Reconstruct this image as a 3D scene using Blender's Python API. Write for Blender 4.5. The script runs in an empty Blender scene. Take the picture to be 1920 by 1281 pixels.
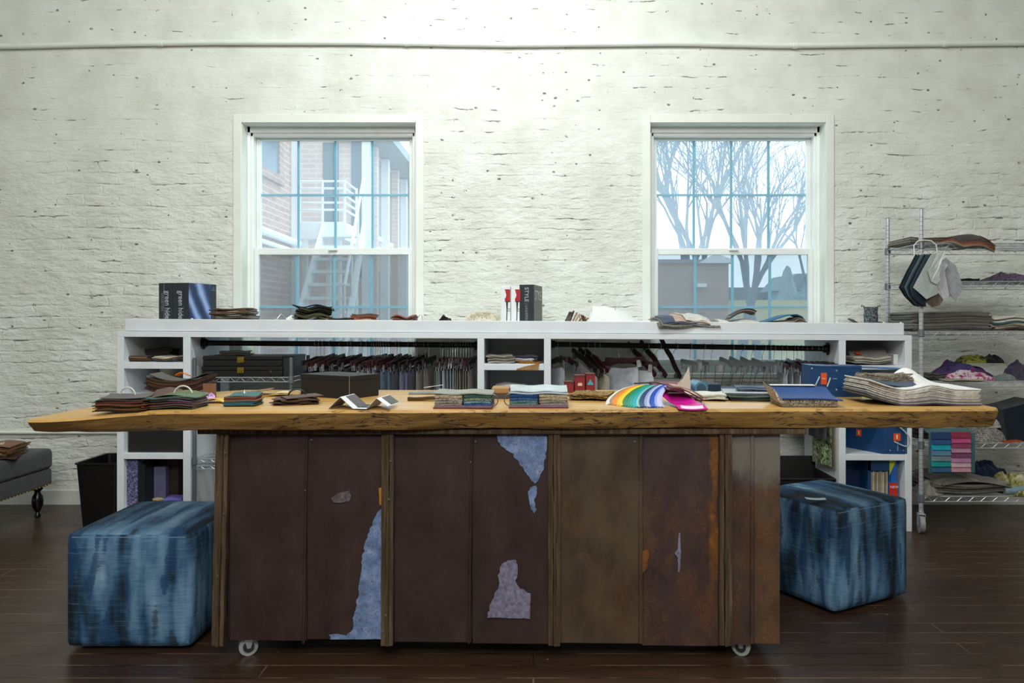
import bpy, bmesh, math, random
from mathutils import Vector, Matrix, noise as mnoise

SC = bpy.context.scene
COL = SC.collection
RND = random.Random(11)
PI = math.pi
FPX, VX, VY, EYE = 1450.0, 1000.0, 600.0, 1.25      # focal length in pixels, vanishing point, eye height


def at(px, py, Y):
    return Vector(((px - VX) * Y / FPX, Y, EYE - (py - VY) * Y / FPX))


def TX(px, Y): return (px - VX) * Y / FPX
def TZ(py, Y): return EYE - (py - VY) * Y / FPX
def rad(a): return math.radians(a)
def lerp(a, b, t): return a + (b - a) * t


def interp(x, pts):
    if x <= pts[0][0]: return pts[0][1]
    for (a, b), (c, d) in zip(pts, pts[1:]):
        if x <= c: return b + (d - b) * (x - a) / (c - a)
    return pts[-1][1]


def hexc(h):
    h = h.lstrip('#')
    v = [int(h[i:i + 2], 16) / 255 for i in (0, 2, 4)]
    return tuple(c / 12.92 if c <= .04045 else ((c + .055) / 1.055) ** 2.4 for c in v) + (1.0,)


# ------------------------------------------------------------------ materials
class NT:
    def __init__(s, name):
        s.m = bpy.data.materials.new(name); s.m.use_nodes = True
        s.t = s.m.node_tree; s.t.nodes.clear()
        s.out = s.n('ShaderNodeOutputMaterial')

    def n(s, typ, **kw):
        nd = s.t.nodes.new(typ)
        for k, v in kw.items():
            if k == 'i':
                for kk, vv in v.items(): s.set(nd, kk, vv)
            else: setattr(nd, k, v)
        return nd

    def set(s, nd, key, v):
        sock = nd.inputs[key]
        if isinstance(v, bpy.types.NodeSocket): s.t.links.new(v, sock)
        else: sock.default_value = v

    def coord(s, kind='Object'):
        return s.n('ShaderNodeTexCoord').outputs[kind]

    def mapping(s, vec, scale=(1, 1, 1), loc=(0, 0, 0), rot=(0, 0, 0)):
        return s.n('ShaderNodeMapping', i={'Vector': vec, 'Scale': scale, 'Location': loc, 'Rotation': rot}).outputs[0]

    def noise(s, vec, scale, detail=3, rough=.5, dist=0, out=0):
        return s.n('ShaderNodeTexNoise', i={'Vector': vec, 'Scale': scale, 'Detail': detail, 'Roughness': rough, 'Distortion': dist}).outputs[out]

    def math(s, op, a, b=0.0, c=0.0, clamp=False):
        nd = s.n('ShaderNodeMath', operation=op, use_clamp=clamp)
        s.set(nd, 0, a); s.set(nd, 1, b)
        if op == 'MULTIPLY_ADD': s.set(nd, 2, c)
        return nd.outputs[0]

    def vmath(s, op, a, b):
        nd = s.n('ShaderNodeVectorMath', operation=op)
        s.set(nd, 0, a)
        if op == 'SCALE': s.set(nd, 'Scale', b)
        else: s.set(nd, 1, b)
        return nd.outputs[0]

    def ramp(s, fac, stops, interp='LINEAR'):
        nd = s.n('ShaderNodeValToRGB'); nd.color_ramp.interpolation = interp
        e = nd.color_ramp.elements
        while len(e) < len(stops): e.new(.5)
        for el, (p, c) in zip(e, stops):
            el.position = p
            el.color = c if len(c) == 4 else tuple(c) + (1,)
        s.set(nd, 0, fac)
        return nd.outputs[0]

    def band(s, fac, lo, hi):
        nd = s.n('ShaderNodeMapRange', interpolation_type='SMOOTHSTEP')
        s.set(nd, 0, fac); s.set(nd, 1, lo); s.set(nd, 2, hi)
        return nd.outputs[0]

    def mix(s, fac, a, b, mode='MIX'):
        nd = s.n('ShaderNodeMix', data_type='RGBA', blend_type=mode)
        s.set(nd, 0, fac); s.set(nd, 6, a); s.set(nd, 7, b)
        return nd.outputs[2]

    def sep(s, v):
        return s.n('ShaderNodeSeparateXYZ', i={0: v}).outputs

    def comb(s, x=0.0, y=0.0, z=0.0):
        return s.n('ShaderNodeCombineXYZ', i={0: x, 1: y, 2: z}).outputs[0]

    def bump(s, h, strength=.3, dist=.01):
        return s.n('ShaderNodeBump', i={'Height': h, 'Strength': strength, 'Distance': dist}).outputs[0]

    def bsdf(s, col, rough=.6, metal=0.0, normal=None, spec=.5, **kw):
        p = s.n('ShaderNodeBsdfPrincipled')
        s.set(p, 'Base Color', col); s.set(p, 'Roughness', rough); s.set(p, 'Metallic', metal)
        s.set(p, 'Specular IOR Level', spec)
        if normal is not None: s.set(p, 'Normal', normal)
        for k, v in kw.items(): s.set(p, k.replace('_', ' '), v)
        s.t.links.new(p.outputs[0], s.out.inputs[0])
        return p


MATS = {}


def cached(f):
    def g(*a, **k):
        key = (f.__name__,) + a + tuple(sorted(k.items()))
        if key not in MATS: MATS[key] = f(*a, **k)
        return MATS[key]
    return g


@cached
def plain(col, rough=.5, metal=0.0, var=.12, scale=14.0, bump=.06):
    n = NT('surface'); c = hexc(col); v = n.coord()
    f = n.noise(v, scale, 4)
    d = tuple(x * (1 - var) for x in c[:3]) + (1,); l = tuple(min(1, x * (1 + var)) for x in c[:3]) + (1,)
    n.bsdf(n.ramp(f, [(.3, d), (.7, l)]), rough, metal, n.bump(n.noise(v, scale * 8, 2), bump, .002))
    return n.m


@cached
def cloth(col, col2=None, weave=420.0, rough=.9, blotch=.18):
    n = NT('woven cloth'); c = hexc(col); v = n.coord()
    c2 = hexc(col2) if col2 else tuple(x * .7 for x in c[:3]) + (1,)
    w1 = n.n('ShaderNodeTexWave', i={'Vector': v, 'Scale': weave / 6.283, 'Distortion': .6})
    w2 = n.n('ShaderNodeTexWave', bands_direction='Y', i={'Vector': v, 'Scale': weave / 6.283, 'Distortion': .6})
    h = n.math('MULTIPLY', w1.outputs['Fac'], w2.outputs['Fac'])
    f = n.math('ADD', n.math('MULTIPLY', h, .35), n.math('MULTIPLY', n.noise(v, 30, 4), .65))
    n.bsdf(n.ramp(f, [(.25, c2), (.62, c)]), rough, 0, n.bump(h, .35, .001), .2, Sheen_Weight=.15)
    return n.m


@cached
def tweed(col, col2, scale=190.0):
    n = NT('chunky woven cloth'); v = n.coord()
    vo = n.n('ShaderNodeTexVoronoi', i={'Vector': v, 'Scale': scale})
    f = n.sep(vo.outputs['Color'])[0]
    n.bsdf(n.ramp(f, [(.3, hexc(col2)), (.6, hexc(col))]), .9, 0, n.bump(n.math('SUBTRACT', 1.0, vo.outputs['Distance']), .6, .002), .2)
    return n.m


@cached
def leather(col, rough=.55):
    n = NT('leather'); c = hexc(col); v = n.coord()
    f = n.noise(v, 25, 5); d = tuple(x * .7 for x in c[:3]) + (1,)
    vo = n.n('ShaderNodeTexVoronoi', i={'Vector': v, 'Scale': 420.0})
    n.bsdf(n.ramp(f, [(.3, d), (.65, c)]), rough, 0, n.bump(vo.outputs['Distance'], .25, .001))
    return n.m


@cached
def print_cloth(a, b, c3, scale=26.0):
    n = NT('printed cloth'); v = n.coord()
    f = n.noise(v, scale, 5, .6, 1.2)
    n.bsdf(n.ramp(f, [(.36, hexc(a)), (.47, hexc(b)), (.6, hexc(c3))]), .85, 0, n.bump(n.noise(v, 300, 2), .2, .001), .2)
    return n.m


@cached
def metal(col='#b9bcc0', rough=.28):
    n = NT('metal'); v = n.coord()
    c = hexc(col); d = tuple(x * .75 for x in c[:3]) + (1,)
    n.bsdf(n.ramp(n.noise(v, 40, 3), [(.35, d), (.65, c)]), rough, 1.0)
    return n.m


def m_wall():
    n = NT('white painted brick'); v = n.coord()
    x, y, z = n.sep(v)
    p = n.comb(x, z, 0.0)
    wob = n.vmath('SUBTRACT', n.noise(p, 2.2, 3, .55, 0, 1), (.5, .5, .5))
    wob2 = n.vmath('SUBTRACT', n.noise(p, 14, 3, .6, 0, 1), (.5, .5, .5))
    wob3 = n.vmath('SUBTRACT', n.noise(p, .7, 2, .5, 0, 1), (.5, .5, .5))
    q = n.vmath('ADD', p, n.vmath('MULTIPLY', wob, (.16, .050, 0)))
    q = n.vmath('ADD', q, n.vmath('MULTIPLY', wob3, (.3, .10, 0)))
    q = n.vmath('ADD', q, n.vmath('MULTIPLY', wob2, (.05, .026, 0)))

    def brick(ms, sm):
        b = n.n('ShaderNodeTexBrick', offset=.5, i={'Vector': q, 'Scale': 1.0, 'Mortar Size': ms, 'Mortar Smooth': sm,
            'Brick Width': .215, 'Row Height': .0745, 'Color1': (0, 0, 0, 1), 'Color2': (1, 1, 1, 1), 'Mortar': (.5, .5, .5, 1), 'Bias': 0.0})
        return b.outputs['Fac'], n.sep(b.outputs['Color'])[0]
    mf, rnd = brick(.011, 1.0)
    thin, _ = brick(.0035, .4)
    patch = n.noise(p, 1.5, 4, .6)
    lowmask = n.band(z, 2.75, 1.9)                    # joints show more in the lower, rougher courses
    joint = n.math('MULTIPLY', n.band(patch, .34, .62), n.math('MULTIPLY_ADD', lowmask, .75, .25))
    str_n = n.noise(n.vmath('MULTIPLY', p, (7, 26, 1)), 1.0, 4, .65)
    lumps = n.noise(n.vmath('MULTIPLY', p, (9, 17, 1)), 1.0, 5, .6)
    fine = n.noise(p, 130, 3, .6)
    qz = n.sep(q)[1]
    row = n.math('ABSOLUTE', n.math('SUBTRACT', n.math('FRACT', n.math('DIVIDE', qz, .0745)), .5))
    bed = n.band(row, .36, .5)                        # bed joints, mostly bridged by old paint
    open_ = n.math('MULTIPLY', joint, n.band(str_n, .44, .64))
    h = n.math('MULTIPLY', mf, n.math('MULTIPLY', joint, n.math('MULTIPLY', n.band(lumps, .42, .62), -.22)))
    h = n.math('MULTIPLY_ADD', bed, n.math('MULTIPLY', open_, -.47), h)
    h = n.math('MULTIPLY_ADD', lumps, n.math('MULTIPLY_ADD', lowmask, 1.0, .45), h)
    h = n.math('MULTIPLY_ADD', rnd, n.math('MULTIPLY', joint, .14), h)
    h = n.math('MULTIPLY_ADD', fine, .08, h)
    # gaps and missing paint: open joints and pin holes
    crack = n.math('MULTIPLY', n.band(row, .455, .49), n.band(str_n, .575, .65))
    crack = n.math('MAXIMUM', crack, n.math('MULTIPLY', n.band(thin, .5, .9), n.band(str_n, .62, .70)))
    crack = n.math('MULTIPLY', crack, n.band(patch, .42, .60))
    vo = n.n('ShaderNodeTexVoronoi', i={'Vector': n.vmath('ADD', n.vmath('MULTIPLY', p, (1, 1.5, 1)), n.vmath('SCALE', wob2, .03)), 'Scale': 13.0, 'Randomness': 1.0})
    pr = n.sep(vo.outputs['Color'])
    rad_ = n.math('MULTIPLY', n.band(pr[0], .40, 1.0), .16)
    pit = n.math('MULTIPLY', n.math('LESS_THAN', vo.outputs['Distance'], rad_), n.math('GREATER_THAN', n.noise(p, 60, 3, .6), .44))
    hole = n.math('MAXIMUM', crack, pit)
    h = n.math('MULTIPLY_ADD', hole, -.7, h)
    tone = n.noise(p, 3.5, 4, .6)
    base = n.ramp(tone, [(.25, hexc('#ced0c6')), (.55, hexc('#dee1d9')), (.8, hexc('#e8ebe6'))])
    yel = n.math('MULTIPLY', n.band(n.noise(p, 5.0, 4, .7), .62, .75), .35)
    base = n.mix(yel, base, hexc('#cfc6a6'))
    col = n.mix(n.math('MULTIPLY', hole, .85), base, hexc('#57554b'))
    n.bsdf(col, .55, 0, n.bump(h, 1.0, .017), .35)
    return n.m


def m_floor():
    n = NT('dark painted floorboards'); v = n.coord()
    b = n.n('ShaderNodeTexBrick', offset=.37, i={'Vector': n.vmath('ADD', v, (0, .045, 0)), 'Scale': 1.0, 'Mortar Size': .0032, 'Mortar Smooth': .2,
        'Brick Width': 2.6, 'Row Height': .098, 'Color1': (0, 0, 0, 1), 'Color2': (1, 1, 1, 1), 'Mortar': (.5, .5, .5, 1)})
    rnd = n.sep(b.outputs['Color'])[0]
    grain = n.noise(n.vmath('MULTIPLY', v, (3, 60, 1)), 1.0, 4, .6)
    worn = n.noise(v, 1.6, 5, .65)
    c = n.ramp(grain, [(.3, hexc('#2a1d15')), (.7, hexc('#433022'))])
    c = n.mix(n.math('MULTIPLY', rnd, .3), c, hexc('#4a3526'))
    c = n.mix(n.math('MULTIPLY', n.band(worn, .52, .8), .45), c, hexc('#5e4c3b'))
    seam = n.math('MULTIPLY', b.outputs['Fac'], n.band(n.noise(v, 4, 3), .4, .6))
    c = n.mix(b.outputs['Fac'], c, hexc('#120b08'))
    c = n.mix(n.math('MULTIPLY', seam, .6), c, hexc('#86745f'))
    vo = n.n('ShaderNodeTexVoronoi', i={'Vector': n.vmath('MULTIPLY', v, (1, 1.6, 1)), 'Scale': 16.0})
    pr = n.sep(vo.outputs['Color'])
    speck = n.math('LESS_THAN', vo.outputs['Distance'], n.math('MULTIPLY', n.band(pr[1], .72, 1.0), .085))
    speck = n.math('MULTIPLY', speck, n.math('GREATER_THAN', n.noise(v, 120, 2), .5))
    c = n.mix(n.math('MULTIPLY', speck, .8), c, hexc('#b9b3a6'))
    r = n.math('MULTIPLY_ADD', n.noise(v, 5, 5, .7), .35, .17)
    n.bsdf(c, r, 0, n.bump(n.math('MULTIPLY_ADD', b.outputs['Fac'], -1.0, n.math('MULTIPLY', grain, .35)), .35, .004), .5)
    return n.m


def m_white(col='#dfe6ea', rough=.4):
    n = NT('white paint'); v = n.coord()
    f = n.noise(v, 6, 4)
    c = hexc(col); d = tuple(x * .93 for x in c[:3]) + (1,)
    n.bsdf(n.ramp(f, [(.35, d), (.65, c)]), rough, 0, n.bump(n.noise(n.vmath('MULTIPLY', v, (4, 60, 60)), 1.0, 3), .05, .002))
    return n.m


def m_slab():
    n = NT('live edge wood'); v = n.coord()
    w = n.vmath('ADD', v, n.vmath('SCALE', n.vmath('SUBTRACT', n.noise(v, 1.6, 3, .5, 0, 1), (.5, .5, .5)), .12))
    g = n.noise(n.vmath('MULTIPLY', w, (1.4, 22, 34)), 1.0, 5, .6)
    broad = n.noise(n.vmath('MULTIPLY', v, (1.1, 5, 5)), 1.0, 3)
    c = n.ramp(g, [(.25, hexc('#a07a42')), (.5, hexc('#bd9555')), (.75, hexc('#d0ac70'))])
    c = n.mix(n.math('MULTIPLY', n.band(broad, .45, .7), .55), c, hexc('#b3873f'))
    nz = n.sep(n.coord('Normal'))[2]
    side = n.band(nz, .7, .3)
    worm = n.noise(n.vmath('MULTIPLY', w, (16, 30, 70)), 1.0, 5, .7, 1.0)
    where = n.noise(n.vmath('MULTIPLY', v, (3.2, 3, 6)), 1.0, 3)
    mk = n.math('MULTIPLY', n.math('MULTIPLY', n.band(worm, .53, .63), n.band(where, .43, .56)), side)
    lum = n.noise(n.vmath('MULTIPLY', v, (4, 20, 14)), 1.0, 4)
    c = n.mix(n.math('MULTIPLY', n.math('MULTIPLY', n.band(lum, .5, .75), side), .55), c, hexc('#8f6024'))
    c = n.mix(n.math('MULTIPLY', mk, .9), c, hexc('#3a2310'))
    h = n.math('MULTIPLY_ADD', mk, -.8, n.math('MULTIPLY', n.math('MULTIPLY', lum, side), 1.2))
    n.bsdf(c, n.math('MULTIPLY_ADD', side, .18, .30), 0, n.bump(h, .8, .012), .5)
    return n.m


def m_rust(c1, c2, c3, rusty=0.0, pale_top=0.0, red=.3, streak=None):
    """old painted roofing metal; rusty / pale_top: stains that belong to the sheet itself"""
    n = NT('rusted painted sheet metal'); v = n.coord()
    x, y, z = n.sep(v)
    big = n.noise(v, 2.3, 4, .6); mid = n.noise(n.vmath('MULTIPLY', v, (9, 9, 5)), 1.0, 6, .65); fine = n.noise(v, 90, 4, .7)
    c = n.ramp(mid, [(.3, hexc(c1)), (.55, hexc(c2)), (.8, hexc(c3))])
    c = n.mix(n.math('MULTIPLY', n.band(big, .5, .72), red), c, hexc('#47231b'))
    if pale_top:
        e = n.math('ADD', z, n.math('MULTIPLY', n.math('SUBTRACT', mid, .5), .22))
        c = n.mix(n.math('MULTIPLY', n.band(e, .60, .70), pale_top), c, hexc('#77746a'))
    if rusty:
        e = n.math('ADD', z, n.math('MULTIPLY', n.math('SUBTRACT', mid, .5), .3))
        r = n.math('MULTIPLY', n.band(e, .67, .60), n.band(n.noise(n.vmath('MULTIPLY', v, (14, 14, 7)), 1.0, 6, .7), .40, .62))
        c = n.mix(n.math('MULTIPLY', r, rusty), c, hexc('#6b431f'))
        c = n.mix(n.math('MULTIPLY', n.math('MULTIPLY', r, n.band(fine, .5, .65)), rusty * .7), c, hexc('#8f6a38'))
    if streak is not None:
        wv = n.noise(n.vmath('MULTIPLY', v, (20, 20, 7)), 1.0, 5, .65)
        dx = n.math('ABSOLUTE', n.math('SUBTRACT', x, streak))
        dx = n.math('MULTIPLY_ADD', n.math('SUBTRACT', wv, .5), .075, dx)
        k = n.math('MULTIPLY', n.band(dx, .020, .002), n.band(z, .10, .45))
        c = n.mix(n.math('MULTIPLY', k, .85), c, n.ramp(n.noise(v, 40, 4), [(.35, hexc('#5f3a18')), (.65, hexc('#8d5d22'))]))
    scr = n.band(n.noise(n.vmath('MULTIPLY', v, (60, 60, 6)), 1.0, 5, .7), .68, .74)
    c = n.mix(n.math('MULTIPLY', scr, .3), c, hexc('#6e6258'))
    sp = n.math('MULTIPLY', n.band(fine, .66, .74), .25)
    c = n.mix(sp, c, hexc('#8b8377'))
    n.bsdf(c, n.math('MULTIPLY_ADD', mid, .3, .42), .15, n.bump(n.math('ADD', mid, n.math('MULTIPLY', fine, .3)), .35, .004), .4)
    return n.m


def m_batten():
    n = NT('weathered batten wood'); v = n.coord()
    g = n.noise(n.vmath('MULTIPLY', v, (70, 70, 4)), 1.0, 5, .65)
    k = n.noise(n.vmath('MULTIPLY', v, (30, 30, 3)), 1.0, 4)
    c = n.ramp(g, [(.25, hexc('#2a2018')), (.5, hexc('#504232')), (.8, hexc('#786754'))])
    c = n.mix(n.math('MULTIPLY', n.band(k, .55, .7), .6), c, hexc('#452a1a'))
    n.bsdf(c, .75, 0, n.bump(g, .6, .004), .2)
    return n.m


def m_patch():
    n = NT('old blue paint'); v = n.coord()
    f = n.noise(v, 26, 6, .7); g = n.noise(v, 150, 4, .7)
    c = n.ramp(f, [(.3, hexc('#4c5c80')), (.5, hexc('#6c84ae')), (.72, hexc('#92a3c2'))])
    c = n.mix(n.math('MULTIPLY', n.band(g, .54, .64), .8), c, hexc('#5a4c48'))
    n.bsdf(c, .65, 0, n.bump(g, .2, .002))
    return n.m


def m_ottoman(seed=0.0):
    n = NT('blue brushstroke fabric'); v = n.coord()
    x, y, z = n.sep(v)
    nz = n.math('ABSOLUTE', n.sep(n.coord('Normal'))[2])
    top = n.math('GREATER_THAN', nz, .7)
    a = n.vmath('ADD', n.vmath('MULTIPLY', v, (12.5, 12.5, 2.6)), (0, seed, 0))
    b = n.vmath('ADD', n.vmath('MULTIPLY', v, (11.5, 1.8, 1)), (seed, 0, 0))
    m = n.n('ShaderNodeMix', data_type='VECTOR'); n.set(m, 0, top); n.set(m, 4, a); n.set(m, 5, b)
    q = m.outputs[1]
    edge = n.math('MULTIPLY', n.math('SUBTRACT', n.noise(n.vmath('MULTIPLY', v, (20, 20, 160)), 1.0, 3), .5), .16)
    f = n.math('ADD', n.noise(q, 1.0, 2.5, .5), edge)
    c = n.ramp(f, [(.35, hexc('#14202a')), (.42, hexc('#1b384f')), (.48, hexc('#315473')), (.55, hexc('#4c7191')), (.63, hexc('#668ba8')), (.74, hexc('#84a4bb'))])
    f2 = n.noise(n.vmath('ADD', n.vmath('MULTIPLY', q, (1.25, 1.25, 1.5)), (11.7, 4.2, 2.2)), 1.0, 1.5, .5)
    c = n.mix(n.math('MULTIPLY', n.band(n.math('ADD', f2, edge), .60, .66), .8), c, hexc('#1a3f66'))
    c = n.mix(n.math('MULTIPLY', n.band(n.math('ADD', f2, edge), .37, .31), .7), c, hexc('#2a3136'))
    ln = n.noise(n.vmath('MULTIPLY', v, (6, 6, 420)), 1.0, 2)
    c = n.mix(n.math('MULTIPLY', n.math('MULTIPLY', n.band(ln, .62, .72), .22), n.math('SUBTRACT', 1.0, top)), c, hexc('#9fbccd'))
    n.bsdf(c, .75, 0, n.bump(n.noise(v, 500, 2), .2, .001), .3)
    return n.m


def m_glass():
    n = NT('hazed window glass'); v = n.coord()
    tr = n.n('ShaderNodeBsdfTransparent', i={0: (.86, .95, .98, 1)})
    tl = n.n('ShaderNodeBsdfTranslucent', i={0: (.80, .93, 1, 1)})
    gl = n.n('ShaderNodeBsdfGlossy', i={0: (1, 1, 1, 1), 'Roughness': .02})
    m1 = n.n('ShaderNodeMixShader', i={0: n.math('MULTIPLY_ADD', n.noise(v, 3, 3), .05, .165), 1: tr.outputs[0], 2: tl.outputs[0]})  # translucent share veils the outdoor view, imitating haze and flare
    m2 = n.n('ShaderNodeMixShader', i={0: .05, 1: m1.outputs[0], 2: gl.outputs[0]})
    n.t.links.new(m2.outputs[0], n.out.inputs[0])
    return n.m


def m_screen():
    n = NT('insect screen mesh')
    tr = n.n('ShaderNodeBsdfTransparent', i={0: (1, 1, 1, 1)})
    df = n.n('ShaderNodeBsdfDiffuse', i={0: (.06, .065, .07, 1)})
    m1 = n.n('ShaderNodeMixShader', i={0: .38, 1: tr.outputs[0], 2: df.outputs[0]})
    n.t.links.new(m1.outputs[0], n.out.inputs[0])
    return n.m


def m_extbrick(a='#b98f80', b='#a67868', mo='#cbbcb2'):
    n = NT('outdoor brick'); v = n.coord()
    x, y, z = n.sep(v)
    p = n.comb(n.math('ADD', x, y), z, 0.0)
    bt = n.n('ShaderNodeTexBrick', i={'Vector': p, 'Scale': 1.0, 'Mortar Size': .008, 'Brick Width': .22, 'Row Height': .075,
        'Color1': hexc(a), 'Color2': hexc(b), 'Mortar': hexc(mo)})
    n.bsdf(n.mix(n.math('MULTIPLY', n.noise(v, 2, 3), .3), bt.outputs['Color'], hexc('#c9a596')), .85)
    return n.m


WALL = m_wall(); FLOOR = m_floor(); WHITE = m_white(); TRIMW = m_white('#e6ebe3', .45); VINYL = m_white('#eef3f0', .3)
SLAB = m_slab(); BATTEN = m_batten(); PATCH = m_patch(); GLASS = m_glass(); SCREEN = m_screen()
EXTB = m_extbrick(); EXTB2 = m_extbrick('#a8877c', '#8f6a60', '#b8a8a0')
STEEL = plain('#c9ced3', .28, .6, .08, 30); DKSTEEL = plain('#7a7f85', .35, .6, .1, 30); BRASS = metal('#cfae3e', .3); IRON = plain('#121314', .45)
PAPER = plain('#e9ebe8', .7, 0, .05); BLACK = plain('#141415', .4, 0, .2); CARDBLK = plain('#121213', .55, 0, .15)


# ------------------------------------------------------------------ mesh builder
class MB:
    def __init__(s): s.v = []; s.f = []; s.mi = []

    def add(s, vs, fs, mi=0, xf=None):
        o = len(s.v)
        s.v += [tuple(xf @ Vector(p)) if xf is not None else tuple(p) for p in vs]
        s.f += [tuple(i + o for i in f) for f in fs]; s.mi += [mi] * len(fs)
        return s

    def box(s, lo, hi, bev=0.0, xf=None, mi=0, seg=2):
        bm = bmesh.new(); bmesh.ops.create_cube(bm, size=1)
        for v in bm.verts:
            v.co = Vector([lerp(lo[k], hi[k], v.co[k] + .5) for k in range(3)])
        if bev: bmesh.ops.bevel(bm, geom=bm.edges[:], offset=bev, segments=seg, profile=.5, affect='EDGES')
        bm.verts.index_update()
        s.add([v.co[:] for v in bm.verts], [[v.index for v in f.verts] for f in bm.faces], mi, xf); bm.free()
        return s

    def tube(s, pts, r, seg=8, mi=0, xf=None, caps=True):
        pts = [Vector(p) for p in pts]; vs = []; fs = []
        n = len(pts); rs = r if isinstance(r, (list, tuple)) else [r] * n
        up = None
        for i, p in enumerate(pts):
            d = (pts[min(i + 1, n - 1)] - pts[max(i - 1, 0)]).normalized()
            if up is None:
                up = Vector((0, 0, 1)) if abs(d.z) < .9 else Vector((1, 0, 0))
            a = d.cross(up).normalized(); b = a.cross(d).normalized(); up = b
            for k in range(seg):
                t = 2 * PI * k / seg
                vs.append(p + (a * math.cos(t) + b * math.sin(t)) * rs[i])
        for i in range(n - 1):
            for k in range(seg):
                k2 = (k + 1) % seg
                fs.append((i * seg + k, i * seg + k2, (i + 1) * seg + k2, (i + 1) * seg + k))
        if caps:
            fs.append(tuple(range(seg))[::-1]); fs.append(tuple((n - 1) * seg + k for k in range(seg)))
        return s.add(vs, fs, mi, xf)

    def lathe(s, prof, seg=20, mi=0, xf=None):
        vs = []; fs = []
        for r, z in prof:
            for k in range(seg):
                t = 2 * PI * k / seg; vs.append((r * math.cos(t), r * math.sin(t), z))
        for i in range(len(prof) - 1):
            for k in range(seg):
                k2 = (k + 1) % seg
                fs.append((i * seg + k, i * seg + k2, (i + 1) * seg + k2, (i + 1) * seg + k))
        fs.append(tuple(range(seg))[::-1]); fs.append(tuple((len(prof) - 1) * seg + k for k in range(seg)))
        return s.add(vs, fs, mi, xf)

    def prism(s, poly, y0, y1, mi=0, xf=None):
        """outline in x,z pushed from y0 to y1"""
        n = len(poly)
        vs = [(x, y0, z) for x, z in poly] + [(x, y1, z) for x, z in poly]
        fs = [tuple(range(n)), tuple(range(2 * n - 1, n - 1, -1))]
        fs += [(i, i + n, (i + 1) % n + n, (i + 1) % n) for i in range(n)]
        return s.add(vs, fs, mi, xf)

    def sheet(s, w, d, th, fn=None, nx=10, ny=8, xf=None, mi=0, edge=None):
        """closed thin slab, w along x, d along y, following height fn(u,v), u v in -1..1"""
        fn = fn or (lambda u, v: 0)
        vs = []; fs = []
        for lay in (0, 1):
            for j in range(ny + 1):
                for i in range(nx + 1):
                    u = 2 * i / nx - 1; v = 2 * j / ny - 1
                    ex = 0.0; ey = 0.0
                    if edge and (i in (0, nx)): ex = edge * (1 if j % 2 else -1) * u
                    if edge and (j in (0, ny)): ey = edge * (1 if i % 2 else -1) * v
                    r = fn(u, v)
                    if isinstance(r, (tuple, list)): px, py, pz = r
                    else: px, py, pz = u * w / 2, v * d / 2, r
                    vs.append((px + ex, py + ey, pz + lay * th))
        N = (nx + 1) * (ny + 1); W = nx + 1
        for j in range(ny):
            for i in range(nx):
                a = j * W + i
                fs.append((a, a + W, a + W + 1, a + 1)); fs.append((N + a, N + a + 1, N + a + W + 1, N + a + W))
        for i in range(nx):
            a = i; fs.append((a, a + 1, N + a + 1, N + a)); a = ny * W + i; fs.append((a + 1, a, N + a, N + a + 1))
        for j in range(ny):
            a = j * W; fs.append((a + W, a, N + a, N + a + W)); a = j * W + nx; fs.append((a, a + W, N + a + W, N + a))
        return s.add(vs, fs, mi, xf)

    def build(s, name, mat, parent=None, smooth=False, loc=(0, 0, 0), rotz=0.0, rot=None, angle=None):
        me = bpy.data.meshes.new(name); me.from_pydata(s.v, [], s.f)
        for m in (mat if isinstance(mat, (list, tuple)) else [mat]): me.materials.append(m)
        if any(s.mi): me.polygons.foreach_set('material_index', s.mi)
        bm = bmesh.new(); bm.from_mesh(me); bmesh.ops.recalc_face_normals(bm, faces=bm.faces)
        if smooth:
            lim = rad(angle or 40)
            for f in bm.faces: f.smooth = True
            for e in bm.edges:
                if len(e.link_faces) == 2 and e.calc_face_angle(0) > lim: e.smooth = False
        bm.to_mesh(me); bm.free()
        o = bpy.data.objects.new(name, me); COL.objects.link(o)
        o.location = loc; o.rotation_euler = rot if rot else (0, 0, rotz)
        if parent is not None: o.parent = parent
        return o


def tag(o, label, cat, group=None):
    o['label'] = label; o['category'] = cat
    if group: o['group'] = group
    return o


def thing(name, label, cat, loc=(0, 0, 0), rotz=0.0, group=None):
    o = bpy.data.objects.new(name, None); o.empty_display_size = .05; COL.objects.link(o)
    o.location = loc; o.rotation_euler = (0, 0, rotz)
    return tag(o, label, cat, group)


def struct(o): o['kind'] = 'structure'; return o


def dup(root, loc, rot, label, group=None, name=None):
    r = root.copy(); COL.objects.link(r); r.location = loc; r.rotation_euler = rot; r['label'] = label
    if group: r['group'] = group
    for ch in list(root.children):
        c = ch.copy(); COL.objects.link(c); c.parent = r
        for g in list(ch.children):
            d = g.copy(); COL.objects.link(d); d.parent = c
    return r


T = Matrix.Translation
def RZ(a): return Matrix.Rotation(rad(a), 4, 'Z')
def RX(a): return Matrix.Rotation(rad(a), 4, 'X')
def RY(a): return Matrix.Rotation(rad(a), 4, 'Y')


def lettering(name, s, size, mat, parent, loc, rot, depth=.0006, align='LEFT', stretch=1.0):
    cu = bpy.data.curves.new(name, 'FONT'); cu.body = s; cu.size = size; cu.extrude = depth; cu.align_x = align
    o = bpy.data.objects.new(name, cu); COL.objects.link(o)
    dg = bpy.context.evaluated_depsgraph_get(); dg.update()
    me = bpy.data.meshes.new_from_object(o.evaluated_get(dg)); COL.objects.unlink(o); bpy.data.objects.remove(o)
    me.materials.clear(); me.materials.append(mat)
    t = bpy.data.objects.new(name, me); COL.objects.link(t)
    t.location = loc; t.rotation_euler = rot; t.scale = (stretch, 1, 1)
    t.parent = parent
    return t


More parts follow.
